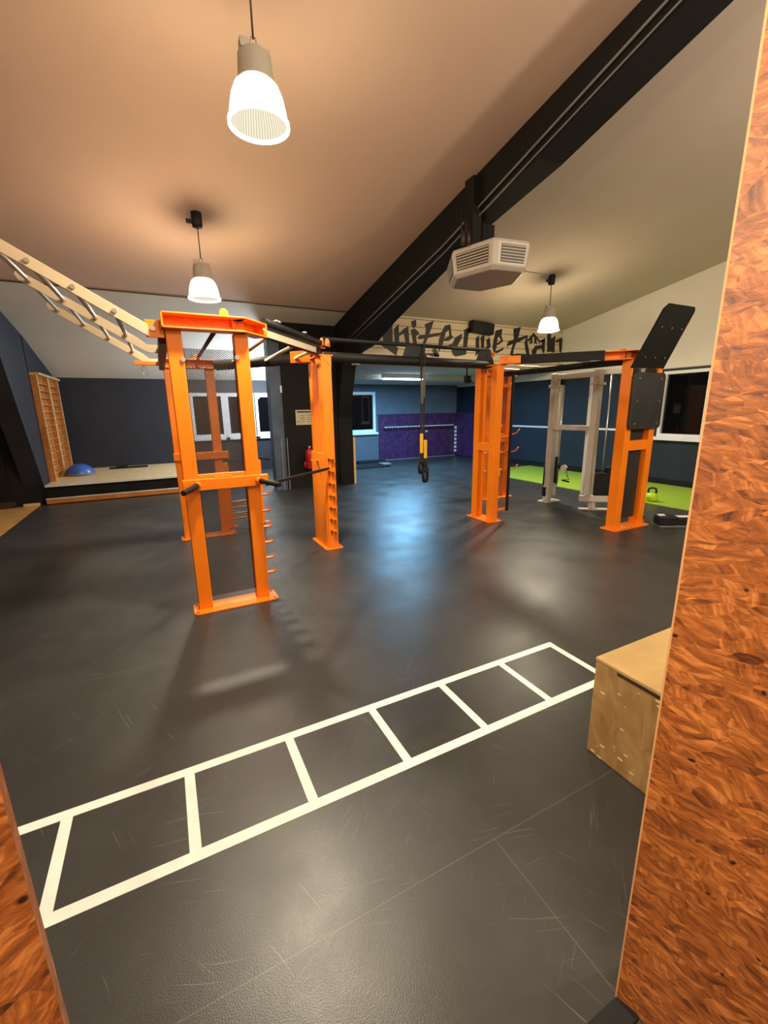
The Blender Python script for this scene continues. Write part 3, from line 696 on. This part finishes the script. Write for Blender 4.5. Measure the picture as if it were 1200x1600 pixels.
# --- suspension trainer
tr = thing('suspension_trainer', (3.12, 5.0, 0.65), 'black and yellow suspension trainer hanging from the long black overhead bar', 'suspension trainer')
sl_ = MB()
sl_.box(3.075, 3.10, 4.975, 4.983, 1.32, 2.30).box(3.125, 3.15, 4.990, 4.998, 1.37, 2.46)
sl_.build('strap', 'webbing', tr)
MB().box(3.078, 3.112, 4.965, 4.972, 1.72, 2.02).box(3.118, 3.152, 4.984, 4.989, 1.80, 2.18).build('strap_adjuster', 'tan_webbing', tr)
MB().tube([(3.10, 4.98, 2.19), (3.10, 4.93, 2.26), (3.10, 4.98, 2.33), (3.10, 5.07, 2.36), (3.12, 5.12, 2.30), (3.12, 5.12, 2.22)], 0.007, 8).build('anchor_loop', 'webbing', tr)
for (a, b, z0, z1, y) in ((3.070, 3.112, 1.07, 1.33, 4.965), (3.118, 3.160, 1.0, 1.245, 4.945)):
    MB().rbox('y', a, b, z0, z1, y, y + 0.014, 0.008).build('label_sleeve', 'yellow', tr, 0, 'yellow webbing sleeve')
MB().box(3.135, 3.165, 4.944, 4.95, 1.35, 1.37).build('tag', 'cream', tr)
for (x, z0, z1, y) in ((3.092, 0.77, 1.07, 4.98), (3.142, 0.65, 1.0, 4.955)):
    MB().prism([(x - 0.026, y - 0.006, z1), (x + 0.026, y - 0.006, z1), (x + 0.038, y - 0.006, z0 + 0.20), (x - 0.036, y - 0.006, z0 + 0.20)], (0, 0.012, 0)).build('handle_sling', 'webbing', tr, 0.003)
    MB().tube([(x - 0.02, y - 0.07, z0 + 0.20), (x, y, z0 + 0.19), (x + 0.02, y + 0.07, z0 + 0.20)], 0.03, 14).build('grip', 'rubber', tr)
    MB().tube([(x - 0.030, y, z0 + 0.20), (x - 0.034, y, z0 + 0.10), (x - 0.022, y, z0 + 0.03), (x, y, z0 + 0.012), (x + 0.022, y, z0 + 0.03), (x + 0.034, y, z0 + 0.10), (x + 0.030, y, z0 + 0.20)], 0.021, 12).build('foot_cradle', 'rubber', tr)

pu = thing('pulley_block', (4.3, 5.6, 2.02), 'small black pulley block hanging behind the top of the centre right orange posts', 'pulley')
MB().box(4.265, 4.36, 5.57, 5.64, 2.04, 2.14).build('body', 'black_steel', pu, 0.012)
MB().tube([(4.30, 5.6, 2.13), (4.29, 5.6, 2.24), (4.33, 5.45, 2.30)], 0.012, 8).build('hanger', 'black_steel', pu)
MB().tube([(4.33, 5.56, 2.06), (4.33, 5.66, 2.06)], 0.032, 14).build('wheel', 'rubber', pu)

# --- low rung frame behind the mesh frame
lf = thing('low_rung_frame', (0.99, 6.52, 0), 'low orange frame with short rungs standing behind the mesh panelled upright', 'exercise frame')
for (u, v) in ((0.75, 6.50), (1.22, 6.56)):
    p = MB().box(u - 0.035, u + 0.035, v - 0.035, v + 0.035, 0.008, 0.95).build('post', 'orange', lf, 0.004)
    MB().box(u - 0.08, u + 0.10, v - 0.06, v + 0.06, 0, 0.01).build('foot_plate', 'orange', lf, 0.002)
    MB().tube([(u - 0.02, v, 0.95), (u, v - 0.02, 1.0), (u + 0.17, v - 0.06, 0.95)], 0.018, 10).build('grip', 'rubber', p)
for i, z in enumerate((0.12, 0.20, 0.285, 0.37)):
    MB().tube([(0.76, 6.48, z), (1.22, 6.54, z)], 0.017, 10).build('rung', 'cream' if i % 2 else 'orange', lf)

# ------------------------------------------------------------------ unit heater hung from the beam
ht = thing('unit_heater', (3.7, 4.5, 3.15), 'white octagonal unit heater with louvred sides hung under the black beam', 'heater')
bot = [(3.27, 4.56), (3.42, 4.07), (3.475, 4.045), (3.84, 4.0), (3.90, 4.05), (4.13, 4.47), (3.95, 4.93), (3.50, 4.97)]
cx, cy = 3.7, 4.49
def sc(p, k): return (cx + (p[0] - cx) * k, cy + (p[1] - cy) * k)
zb, zt = 3.16, 3.40
mb = MB()
lo = [mb.bm.verts.new((*sc(p, 0.90), zb - 0.03)) for p in bot]
l1 = [mb.bm.verts.new((*p, zb + 0.01)) for p in bot]
l2 = [mb.bm.verts.new((*sc(p, 1.07), zt)) for p in bot]
l3 = [mb.bm.verts.new((*sc(p, 1.02), zt + 0.03)) for p in bot]
n = len(bot)
for A, B in ((lo, l1), (l1, l2), (l2, l3)):
    for k in range(n): mb.bm.faces.new((A[k], A[(k + 1) % n], B[(k + 1) % n], B[k]))
mb.bm.faces.new(lo[::-1]); mb.bm.faces.new(l3)
mb.build('casing', 'heater_white', ht, 0.012)
def louvre(i, j):
    a0, a1 = Vector((*bot[i], zb + 0.01)), Vector((*bot[j], zb + 0.01))
    b0, b1 = Vector((*sc(bot[i], 1.07), zt)), Vector((*sc(bot[j], 1.07), zt))
    nrm = (a1 - a0).cross(b0 - a0).normalized()
    if nrm.dot(Vector((cx, cy, 3.3)) - a0) > 0: nrm = -nrm
    P = lambda s, t: (a0.lerp(a1, s)).lerp(b0.lerp(b1, s), t)
    s0, s1, t0, t1 = 0.10, 0.90, 0.14, 0.88
    g = MB().prism([P(s0, t0) + nrm * 0.002, P(s1, t0) + nrm * 0.002, P(s1, t1) + nrm * 0.002, P(s0, t1) + nrm * 0.002], nrm * 0.004).build('louvre_gap_shade', 'dark_brown', ht)  # flat dark sheet on the casing, coloured as the shade between slats
    for k in range(6):
        t = t0 + (t1 - t0) * (k + 0.3) / 6
        MB().prism([P(s0, t) + nrm * 0.006, P(s1, t) + nrm * 0.006, P(s1, t + 0.05) + nrm * 0.010, P(s0, t + 0.05) + nrm * 0.010], nrm * 0.004).build('slat', 'heater_white', g)
louvre(0, 1); louvre(2, 3); louvre(4, 5); louvre(7, 0)
MB().box(3.40, 3.52, 4.40, 4.56, 3.43, 4.15).build('hanging_bracket', 'black_paint', ht)
MB().box(3.62, 3.80, 4.50, 4.60, 3.43, 3.75).build('hanging_bracket', 'black_paint', ht)
for (u, v) in ((3.26, 4.42), (3.31, 4.40)): MB().tube([(u, v, 3.42), (u, v, 3.86)], 0.008, 8).build('hanging_rod', 'black_steel', ht)
for (u, v) in ((3.24, 4.36), (3.30, 4.34)): MB().tube([(u, v, 3.42), (u, v, 3.50), (u, v, 3.56)], [0.024, 0.024, 0.016], 10).build('pipe_valve', 'dark_brown', ht)
cd = MB().tube([(3.9, 6.13, ceil_z(6.13) - 0.015), (6.46, 6.12, ceil_z(6.12) - 0.015)], 0.012, 8).build('trim_11', 'lamp_grey', None, 0, None, 'structure')   # surface conduit to the lamp

# ------------------------------------------------------------------ cable machine
cm = thing('cable_machine', (6.1, 5.0, 0), 'silver grey cable machine with black weight stack beside the green turf', 'cable machine')
MB().box(5.97, 6.07, 5.37, 5.48, 0.02, 2.19).build('column', 'silver', cm, 0.008)
MB().box(6.12, 6.18, 5.38, 5.44, 0.1, 2.15).build('column', 'silver', cm, 0.006)
MB().box(5.97, 6.07, 4.55, 4.66, 0.26, 2.19).build('column', 'silver', cm, 0.008)
MB().box(6.22, 6.27, 4.86, 4.91, 0.2, 2.15).build('column', 'white', cm, 0.006)
MB().box(5.985, 6.055, 4.66, 5.37, 1.27, 1.35).build('cross_bar', 'silver', cm, 0.005)
MB().box(6.0, 6.06, 4.66, 5.37, 2.09, 2.17).build('top_beam', 'silver', cm, 0.005)
MB().beam((6.02, 4.58, 2.15), (6.34, 4.30, 2.15), 0.06, 0.07).build('top_beam', 'silver', cm, 0.005)
MB().beam((5.95, 4.70, 0.19), (6.46, 4.32, 0.19), 0.09, 0.10).build('foot_beam', 'silver', cm, 0.006)
MB().box(6.08, 6.16, 4.55, 4.63, 0.015, 0.15).build('foot_post', 'silver', cm, 0.004)
MB().beam((5.98, 4.72, 0.008), (6.36, 4.44, 0.008), 0.12, 0.014).build('foot_plate', 'silver', cm, 0.003)
MB().box(5.88, 6.24, 5.32, 5.52, 0.0, 0.016).build('foot_plate', 'silver', cm, 0.003)
ws = MB()
for k in range(9):
    z = 0.25 + 0.04 * k
    MB().beam((6.13, 4.60, z + 0.018), (6.43, 4.37, z + 0.018), 0.12, 0.036).build('weight_plate', 'black_steel', cm, 0.003)
for s in (0.3, 0.75):
    p = Vector((6.13, 4.60, 0)).lerp(Vector((6.43, 4.37, 0)), s)
    MB().tube([(p.x, p.y, 0.24), (p.x, p.y, 2.12)], 0.011, 8).build('guide_rod', 'steel', cm)
MB().box(6.25, 6.33, 4.44, 4.52, 0.61, 0.70).build('stack_head', 'black_steel', cm, 0.01)
MB().tube([(6.09, 5.30, 0.3), (6.09, 5.30, 2.08)], 0.012, 8).build('guide_rod', 'steel', cm)
for z in (1.98,):
    for v in (5.42, 4.60): MB().box(5.94, 6.10, v - 0.075, v + 0.075, z - 0.02, z + 0.02).build('collar', 'silver', cm, 0.004)
ca = MB().box(6.07, 6.12, 5.30, 5.36, 0.34, 0.80).build('carriage', 'black_steel', cm, 0.006)
MB().tube([(6.06, 5.16, 0.615), (6.10, 5.16, 0.615)], 0.062, 18).build('pulley', 'silver', ca)
MB().tube([(6.08, 5.34, 0.64), (6.08, 5.16, 0.64), (6.08, 5.08, 0.60)], 0.017, 8).build('pulley_arm', 'black_steel', ca)
MB().tube([(6.08, 5.10, 0.57), (6.08, 5.08, 0.49), (6.08, 5.04, 0.44), (6.08, 5.14, 0.43)], 0.006, 6).build('cable', 'rubber', ca)
MB().tube([(6.08, 5.18, 0.41), (6.08, 5.04, 0.40)], 0.015, 10).build('grip', 'rubber', ca)
MB().box(5.93, 5.97, 5.42, 5.47, 0.10, 0.26).build('lever', 'black_steel', cm, 0.004)
MB().tube([(5.95, 5.47, 0.30), (5.95, 5.47, 0.62)], 0.012, 8).build('lever', 'black_steel', cm)
MB().tube([(6.30, 4.36, 2.0), (6.30, 4.36, 2.2)], [0.05, 0.05], 16).build('pulley', 'cream', cm)
MB().box(6.02, 6.10, 5.25, 5.33, 2.0, 2.12).build('pulley_bracket', 'black_steel', cm, 0.006)

# ------------------------------------------------------------------ kettlebell
kb = thing('kettlebell', (7.5, 4.46, 0.012), 'lime green kettlebell with black handle at the edge of the green turf', 'kettlebell')
MB().lathe([(0, 0.012), (0.06, 0.012), (0.09, 0.04), (0.102, 0.085), (0.092, 0.13), (0.06, 0.16), (0, 0.168)], 7.5, 4.46, 28).build('body', 'lime', kb)
MB().tube([(7.5 + a * 0.454, 4.46 - a * 0.891, z) for a, z in ((-0.045, 0.14), (-0.062, 0.19), (-0.05, 0.235), (0, 0.25), (0.05, 0.235), (0.062, 0.19), (0.045, 0.14))], 0.017, 12).build('handle', 'black_steel', kb)

# ------------------------------------------------------------------ rowing machine on the floor at the right
rw = thing('rowing_machine', (6.4, 3.3, 0), 'low black rowing machine with white rail lying beside the right orange frame', 'rowing machine')
dv = Vector((0.86, -0.51, 0)); p0 = Vector((6.06, 3.50, 0))
def along(s, z): return p0 + dv * s + Vector((0, 0, z))
MB().beam(along(0.0, 0.075), along(0.26, 0.075), 0.16, 0.13).build('front_housing', 'black_steel', rw, 0.02)
MB().beam(along(0.24, 0.06), along(0.42, 0.06), 0.12, 0.09).build('foot_rest', 'rubber', rw, 0.012)
MB().beam(along(0.24, 0.125), along(1.42, 0.125), 0.05, 0.022).build('rail', 'white', rw, 0.004)
MB().beam(along(0.3, 0.098), along(1.42, 0.098), 0.05, 0.03).build('rail_beam', 'black_steel', rw)
MB().beam(along(0.0, 0.005), along(0.40, 0.005), 0.24, 0.01).build('foot_plate', 'grey_plastic', rw, 0.002)
MB().beam(along(1.32, 0.04), along(1.42, 0.04), 0.25, 0.08).build('rear_foot', 'rubber', rw, 0.006)
MB().beam(along(0.02, 0.148), along(0.1, 0.148), 0.06, 0.014).build('handle', 'white', rw)
cl_ = thing('floor_stop', (6.0, 3.66, 0), 'small orange and black floor stop beside the base of the right orange frame', 'stop')
MB().box(5.98, 6.06, 3.67, 3.73, 0.0, 0.05).build('base', 'orange', cl_, 0.004); MB().box(5.98, 6.06, 3.67, 3.73, 0.05, 0.10).build('pad', 'rubber', cl_, 0.006)

# ------------------------------------------------------------------ platform at the left with its step
pf = thing('platform', (-0.8, 11.4, 0), 'low platform with pale wooden top and metal nosings below the dark navy wall', 'platform')
MB().box(LW + 0.004, 0.45, 10.12, FARV - 0.004, 0.0, 0.32).build('riser', 'black_paint', pf)
MB().box(LW + 0.004, 0.47, 10.06, FARV - 0.004, 0.32, 0.352).build('deck', 'wood_pale', pf, 0.004)
MB().box(LW + 0.004, 0.47, 10.045, 10.08, 0.318, 0.357).build('nosing', 'alu', pf, 0.003)
MB().box(LW + 0.004, 0.47, 9.955, 10.12, 0.012, 0.10).build('step', 'wood_orange', pf, 0.004)
MB().box(LW + 0.004, 0.47, 9.945, 9.985, 0.098, 0.118).build('nosing', 'alu', pf, 0.003)
MB().box(LW + 0.004, 0.47, 9.985, 10.12, 0.10, 0.112).build('step_tread', 'black_paint', pf)
# wall bars
def bars(v0, v1, label):
    t = thing('wall_bars', (LW, v0, 0.352), label, 'wall bars', 'wall bars')
    for v in (v0, v1):
        up = MB().box(LW, LW + 0.10, v - 0.018, v + 0.018, 0.352, 2.42).build('upright', 'wood_orange', t, 0.003)
        MB().box(LW + 0.10, LW + 0.112, v - 0.02, v + 0.02, 0.352, 2.42).build('edge_strip', 'wood_cream', up, 0.002)
    MB().box(LW, LW + 0.025, v0, v1, 0.352, 2.40).build('back_panel', 'wood_orange', t)
    for k in range(14):
        z = 0.50 + k * 0.135
        MB().tube([(LW + 0.085, v0, z), (LW + 0.085, v1, z)], 0.019, 10).build('bar', 'wood_orange', t)
    MB().box(LW, LW + 0.16, v0 - 0.02, v1 + 0.02, 2.40, 2.44).build('cap', 'wood_cream', t, 0.003)
bars(10.58, 11.5, 'wooden wall bars bay nearer the viewer at the left end of the platform')
bars(11.56, 12.5, 'wooden wall bars bay in the far corner beside the navy wall')
bt = thing('balance_trainer', (-1.72, 11.5, 0.352), 'blue half-dome balance trainer on the pale platform in front of the wall bars', 'balance trainer')
MB().lathe([(0, 0.245 + 0.352), (0.10, 0.232 + 0.352), (0.19, 0.185 + 0.352), (0.255, 0.11 + 0.352), (0.275, 0.045 + 0.352), (0.275, 0.04 + 0.352)], -1.72, 11.5, 36).build('dome', 'ball_blue', bt)
MB().lathe([(0, 0.354), (0.26, 0.354), (0.29, 0.37), (0.295, 0.39), (0.275, 0.40), (0, 0.40)], -1.72, 11.5, 36).build('base_ring', 'grey_plastic', bt)
mt = MB().box(-1.25, -0.42, 12.2, 12.6, 0.3525, 0.362).build('exercise_mat', 'rubber', None, 0.003)
tag(mt, 'flat black exercise mat lying on the platform behind the blue dome', 'mat')
wg = MB().prism([(-1.15, 12.3, 0.362), (-0.85, 12.3, 0.362), (-0.88, 12.3, 0.405), (-1.08, 12.3, 0.395)], (0, 0.18, 0)).build('foam_wedge', 'rubber', None, 0.01)
tag(wg, 'small black foam wedge lying on the flat black mat on the platform', 'wedge')

# ------------------------------------------------------------------ fittings on the black block
ex = thing('fire_extinguisher', (2.78, 9.06, 0.42), 'red fire extinguisher hung low on the black block behind the centre orange post', 'fire extinguisher')
MB().lathe([(0, 0.42), (0.075, 0.425), (0.085, 0.45), (0.085, 0.78), (0.07, 0.83), (0.03, 0.86), (0.025, 0.88), (0, 0.88)], 2.78, 9.03, 24).build('cylinder', 'red', ex)
MB().box(2.755, 2.805, 9.005, 9.055, 0.875, 0.915).build('valve', 'steel', ex, 0.004)
MB().beam((2.70, 9.03, 0.93), (2.82, 9.03, 0.92), 0.02, 0.012).build('lever', 'black_steel', ex)
MB().tube([(2.74, 9.03, 0.90), (2.68, 9.03, 0.86), (2.67, 9.03, 0.75), (2.68, 9.02, 0.56)], 0.012, 8).build('hose', 'rubber', ex)
MB().lathe([(0, 0.46), (0.03, 0.46), (0.022, 0.58), (0, 0.59)], 2.67, 9.02, 10).build('horn', 'red', ex)
MB().box(2.76, 2.80, 9.10, 9.12, 0.6, 0.9).build('wall_bracket', 'black_steel', ex)
sg = thing('safety_sign', (2.73, 9.11, 1.35), 'cream safety notice with dark header fixed on the black block', 'sign')
MB().box(2.55, 2.94, 9.108, 9.118, 1.36, 1.67).build('board', 'paper', sg, 0.002)
MB().box(2.58, 2.93, 9.104, 9.108, 1.615, 1.645).build('header', 'ink', sg)
for i in range(4):
    for j in range(2): MB().box(2.64 + 0.145 * j, 2.74 + 0.145 * j, 9.105, 9.108, 1.42 + 0.045 * i, 1.427 + 0.045 * i).build('text_line', 'ink', sg)
MB().tube([(2.60, 9.104, 1.425), (2.60, 9.108, 1.425)], 0.016, 14).build('red_mark', 'red', sg)
sw = MB().box(2.265, 2.315, 9.125, 9.15, 2.02, 2.16).build('switch_box', 'white', None, 0.004)
tag(sw, 'small white switch box high on the blue grey pillar', 'switch')

# ------------------------------------------------------------------ loudspeaker and painted slogan on the boards
sp = thing('loudspeaker', (6.7, 8.2, 3.4), 'black loudspeaker mounted at the top of the slogan boards', 'loudspeaker')
MB().prism([(6.38, 8.15, 3.30), (6.98, 8.15, 3.26), (7.0, 8.15, 3.50), (6.40, 8.15, 3.54)], (0.03, 0.19, 0.0)).build('cabinet', 'black_steel', sp, 0.01)
MB().prism([(6.41, 8.145, 3.325), (6.96, 8.145, 3.285), (6.975, 8.145, 3.48), (6.425, 8.145, 3.52)], (0, 0.006, 0)).build('grille', 'rubber', sp)
LET = [[(4.243,3.126),(4.479,3.37),(4.479,2.991),(4.609,2.894),(4.557,2.74),(4.338,2.872),(4.277,2.944)],[(4.044,2.965),(4.153,2.989),(4.339,2.928),(4.316,2.868),(4.206,2.931)],[(4.504,3.256),(4.625,3.367),(4.637,2.942),(4.53,2.941)],[(4.623,3.176),(4.745,3.282),(4.853,3.334),(4.86,3.255),(4.634,3.13)],[(4.738,3.248),(4.853,3.334),(4.892,2.82),(4.817,2.875),(4.753,3.137)],[(4.919,3.437),(5.04,3.477),(5.05,3.362),(4.986,3.297),(4.935,3.345)],[(4.907,3.268),(5.01,3.302),(5.128,3.219),(5.043,3.149),(5.07,2.924),(4.982,2.94),(4.939,3.147)],[(5.249,3.394),(5.319,3.427),(5.489,3.49),(5.417,3.309),(5.269,2.988),(5.185,2.959),(5.268,3.175),(5.281,3.32)],[(5.06,3.119),(5.148,3.182),(5.316,3.201),(5.666,3.262),(5.76,3.331),(5.712,3.22),(5.365,3.136),(5.124,3.092)],[(5.161,2.789),(5.319,2.826),(5.517,2.83),(5.644,2.762),(5.468,2.755),(5.344,2.784)],[(5.625,3.127),(5.71,3.308),(5.771,3.409),(5.922,3.443),(5.887,3.329),(5.799,3.27),(5.716,2.994),(5.622,2.851),(5.605,2.988)],[(5.872,3.416),(5.923,3.439),(5.954,3.224),(6.014,3.184),(5.879,3.101),(5.734,3.089),(5.744,3.129),(5.89,3.201)],[(5.442,2.902),(5.541,2.936),(5.644,2.792),(5.619,2.751),(5.518,2.767)],[(5.717,2.934),(6.022,3.078),(6.036,3.039),(5.768,2.907)],[(5.947,2.965),(6.045,3.174),(6.242,3.277),(6.237,3.18),(6.123,3.013),(6.19,2.915),(6.249,2.958),(6.254,2.815),(6.069,2.778),(5.99,2.825)],[(6.297,3.36),(6.482,3.43),(6.414,3.23),(6.369,2.84),(6.228,2.804),(6.274,3.02)],[(6.623,3.201),(6.722,3.264),(6.739,2.897),(6.64,2.805)],[(6.765,3.225),(6.874,3.293),(6.873,2.965),(6.795,2.945)],[(6.936,3.166),(7.028,3.248),(7.073,3.048),(6.997,2.97),(6.953,3.052)],[(6.651,2.872),(6.993,3.054),(7.024,3.003),(6.721,2.854)],[(7.121,3.06),(7.197,3.396),(7.402,3.446),(7.377,3.285),(7.302,3.28),(7.265,3.215),(7.247,3.024),(7.196,2.894),(7.141,2.956)],[(7.296,3.28),(7.383,3.285),(7.44,3.172),(7.285,3.077),(7.225,3.103),(7.371,3.189)],[(7.214,2.948),(7.475,3.034),(7.455,2.986),(7.275,2.902),(7.208,2.899)],[(7.736,3.463),(7.971,3.527),(7.904,3.271),(7.788,3.027),(7.763,2.873),(7.663,2.869),(7.769,3.21)],[(7.545,3.055),(7.596,3.186),(7.773,3.232),(8.195,3.357),(8.205,3.314),(7.936,3.182),(7.721,3.121)],[(7.692,2.888),(7.919,2.919),(8.2,2.917),(8.299,2.86),(8.046,2.873),(7.724,2.859)],[(8.11,3.173),(8.166,3.329),(8.202,3.342),(8.208,3.2),(8.313,2.894),(8.203,2.879),(8.153,3.021)],[(8.204,3.244),(8.394,3.426),(8.625,3.248),(8.792,3.315),(8.751,3.239),(8.608,3.194),(8.417,3.343),(8.239,3.202)],[(8.308,3.315),(8.36,3.34),(8.374,3.186),(8.282,3.142)],[(8.415,3.365),(8.483,3.325),(8.523,3.161),(8.432,3.178)],[(8.353,2.985),(8.469,3.12),(8.725,3.164),(8.809,2.982),(8.751,2.957),(8.685,3.067),(8.541,3.038),(8.512,2.925),(8.711,2.898),(8.623,2.85),(8.411,2.864)],[(8.683,3.258),(8.793,3.309),(8.804,3.027),(8.725,3.024)],[(8.849,3.408),(8.978,3.447),(9.033,3.009),(8.891,2.99)],[(8.992,3.308),(9.14,3.402),(9.15,2.996),(9.042,2.987)],[(9.147,3.282),(9.278,3.324),(9.383,3.375),(9.385,3.295),(9.187,3.223)],[(9.267,3.3),(9.383,3.37),(9.437,3.078),(9.558,3.001),(9.42,2.979),(9.318,3.026)]]
sgn = thing('painted_slogan', (6.5, 8.35, 2.7), 'black graffiti lettering reading united we train painted on the beige boards', 'lettering')
names = ['letter_u'] * 2 + ['letter_n'] * 3 + ['letter_i'] * 2 + ['letter_t'] * 3 + ['letter_e'] * 4 + ['letter_d'] * 2 + ['letter_w'] * 4 + ['letter_e'] * 3 + ['letter_t'] * 3 + ['letter_r'] * 4 + ['letter_a'] * 2 + ['letter_i'] + ['letter_n'] * 3
cur = None; grp = []
for nm, pts in zip(names, LET):
    if grp and grp[-1][0] == nm: grp[-1][1].append(pts)
    else: grp.append([nm, [pts]])
for nm, L_ in grp:
    mb = MB()
    for i, pts in enumerate(L_): mb.prism([(x, 8.347 - 0.0006 * i, z) for x, z in pts], (0, 0.0025, 0))
    mb.build('letter', 'letter', sgn)

# ------------------------------------------------------------------ padded purple panels in the far room
tp = thing('wall_padding', (7.8, FARV - 0.05, 0), 'quilted purple wall padding on the far wall right of the window', 'wall padding')
MB().box(6.30, RW - 0.06, FARV - 0.05, FARV, 0.02, 1.46).build('pad', 'purple', tp, 0.008)
MB().box(6.28, RW - 0.06, FARV - 0.06, FARV, 1.46, 1.50).build('edge_rail', 'purple', tp, 0.004)
MB().box(6.28, RW - 0.06, FARV - 0.065, FARV - 0.05, 0.0, 0.03).build('bottom_rail', 'grey_plastic', tp)
tq = thing('wall_padding', (RW - 0.05, 11.9, 0), 'quilted purple wall padding on the right wall in the far corner', 'wall padding')
MB().box(RW - 0.05, RW, 11.0, FARV - 0.06, 0.02, 1.46).build('pad', 'purple', tq, 0.008)
MB().box(RW - 0.06, RW, 11.0, FARV - 0.06, 1.46, 1.50).build('edge_rail', 'purple', tq, 0.004)
rk = thing('peg_rack', (7.8, FARV - 0.1, 1.02), 'horizontal rail of small white pegs across the purple far wall padding', 'rack')
MB().box(6.42, 9.15, FARV - 0.075, FARV - 0.052, 0.99, 1.06).build('rail', 'purple', rk)
for k in range(24):
    u = 6.47 + k * 0.115
    MB().box(u, u + 0.07, FARV - 0.14, FARV - 0.075, 1.07, 1.10).build('peg', 'white', rk)
    MB().sphere((u + 0.035, FARV - 0.11, 1.02), 0.03, 1, 8).build('hook', 'rubber', rk)
for k in range(7):
    z = 0.14 + k * 0.135
    b = MB().box(RW - 0.13, RW - 0.07, FARV - 0.14, FARV - 0.08, z, z + 0.09)
    b.build('corner_peg', 'white' if True else 'rubber', rk)
fm = thing('slide_mat', (5.4, 11.8, 0), 'long low black slide mat lying on the floor below the far window', 'mat')
MB().rbox('z', 4.3, 5.95, 11.25, 11.75, 0.0, 0.05, 0.12).build('mat', 'rubber', fm, 0.01)
MB().rbox('z', 5.70, 6.0, 11.3, 11.7, 0.05, 0.09, 0.10).build('end_stop', 'grey_plastic', fm, 0.01)
s2 = MB().rbox('z', 5.35, 6.35, 12.35, 12.68, 0.0, 0.06, 0.05).build('foam_beam', 'rubber', None, 0.01)
tag(s2, 'narrow black foam beam lying against the far wall below the window', 'foam beam')
# ------------------------------------------------------------------ far tube glow and added unseen lights
area('tube_glow', (5.9, 10.45, 2.38), (0, 0, 0), 1.2, 0.05, 210, COOL)
L = bpy.data.lights.new('block_fill', 'POINT'); L.energy = 340; L.color = (0.80, 0.90, 1.0); L.shadow_soft_size = 0.25      # added light without a tube, unseen behind the black block
o = bpy.data.objects.new('block_fill', L); COL.objects.link(o); o.location = (2.75, 11.0, 2.25)
for (x, y, z, pw, c) in [(5.4, -0.6, 3.3, 340, (1.0, 0.86, 0.68)), (0.7, 0.1, 3.9, 130, WARM2), (-1.0, -0.12, 2.6, 210, (1.0, 0.80, 0.58))]:   # added bare lights out of view, filling ceilings, floor and board walls
    L = bpy.data.lights.new('room_fill', 'POINT'); L.energy = pw; L.color = c; L.shadow_soft_size = 0.16
    o = bpy.data.objects.new('room_fill', L); COL.objects.link(o); o.location = (x, y, z)

w = bpy.data.worlds.new('night'); SC.world = w; w.use_nodes = True
w.node_tree.nodes['Background'].inputs['Color'].default_value = (0.01, 0.012, 0.02, 1)
w.node_tree.nodes['Background'].inputs['Strength'].default_value = 0.3

# ------------------------------------------------------------------ camera
cam = bpy.data.cameras.new('camera'); co = bpy.data.objects.new('camera', cam); COL.objects.link(co)
pitch, roll, yaw, fpx = 0.2340, -0.0165, 0.4672, 671.5
cp, sp, cr, sr = math.cos(pitch), math.sin(pitch), math.cos(roll), math.sin(roll)
F = Vector((0, cp, -sp)); u0 = Vector((0, sp, cp)); r0 = Vector((1, 0, 0))
R_ = cr * r0 + sr * u0; U_ = -sr * r0 + cr * u0
Q = Matrix.Rotation(-yaw, 3, 'Z')
R_, U_, F = Q @ R_, Q @ U_, Q @ F
m = Matrix((R_, U_, -F)).transposed().to_4x4(); m.translation = (0, 0, 1.65)
co.matrix_world = m
cam.sensor_fit = 'HORIZONTAL'; cam.sensor_width = 36; cam.lens = 36 * fpx / 1200; cam.clip_start = 0.05; cam.clip_end = 100
SC.camera = co
vs = SC.view_settings
vs.view_transform = 'Standard'; vs.look = 'None'; vs.gamma = 1; vs.use_curve_mapping = False; vs.exposure = 0.35
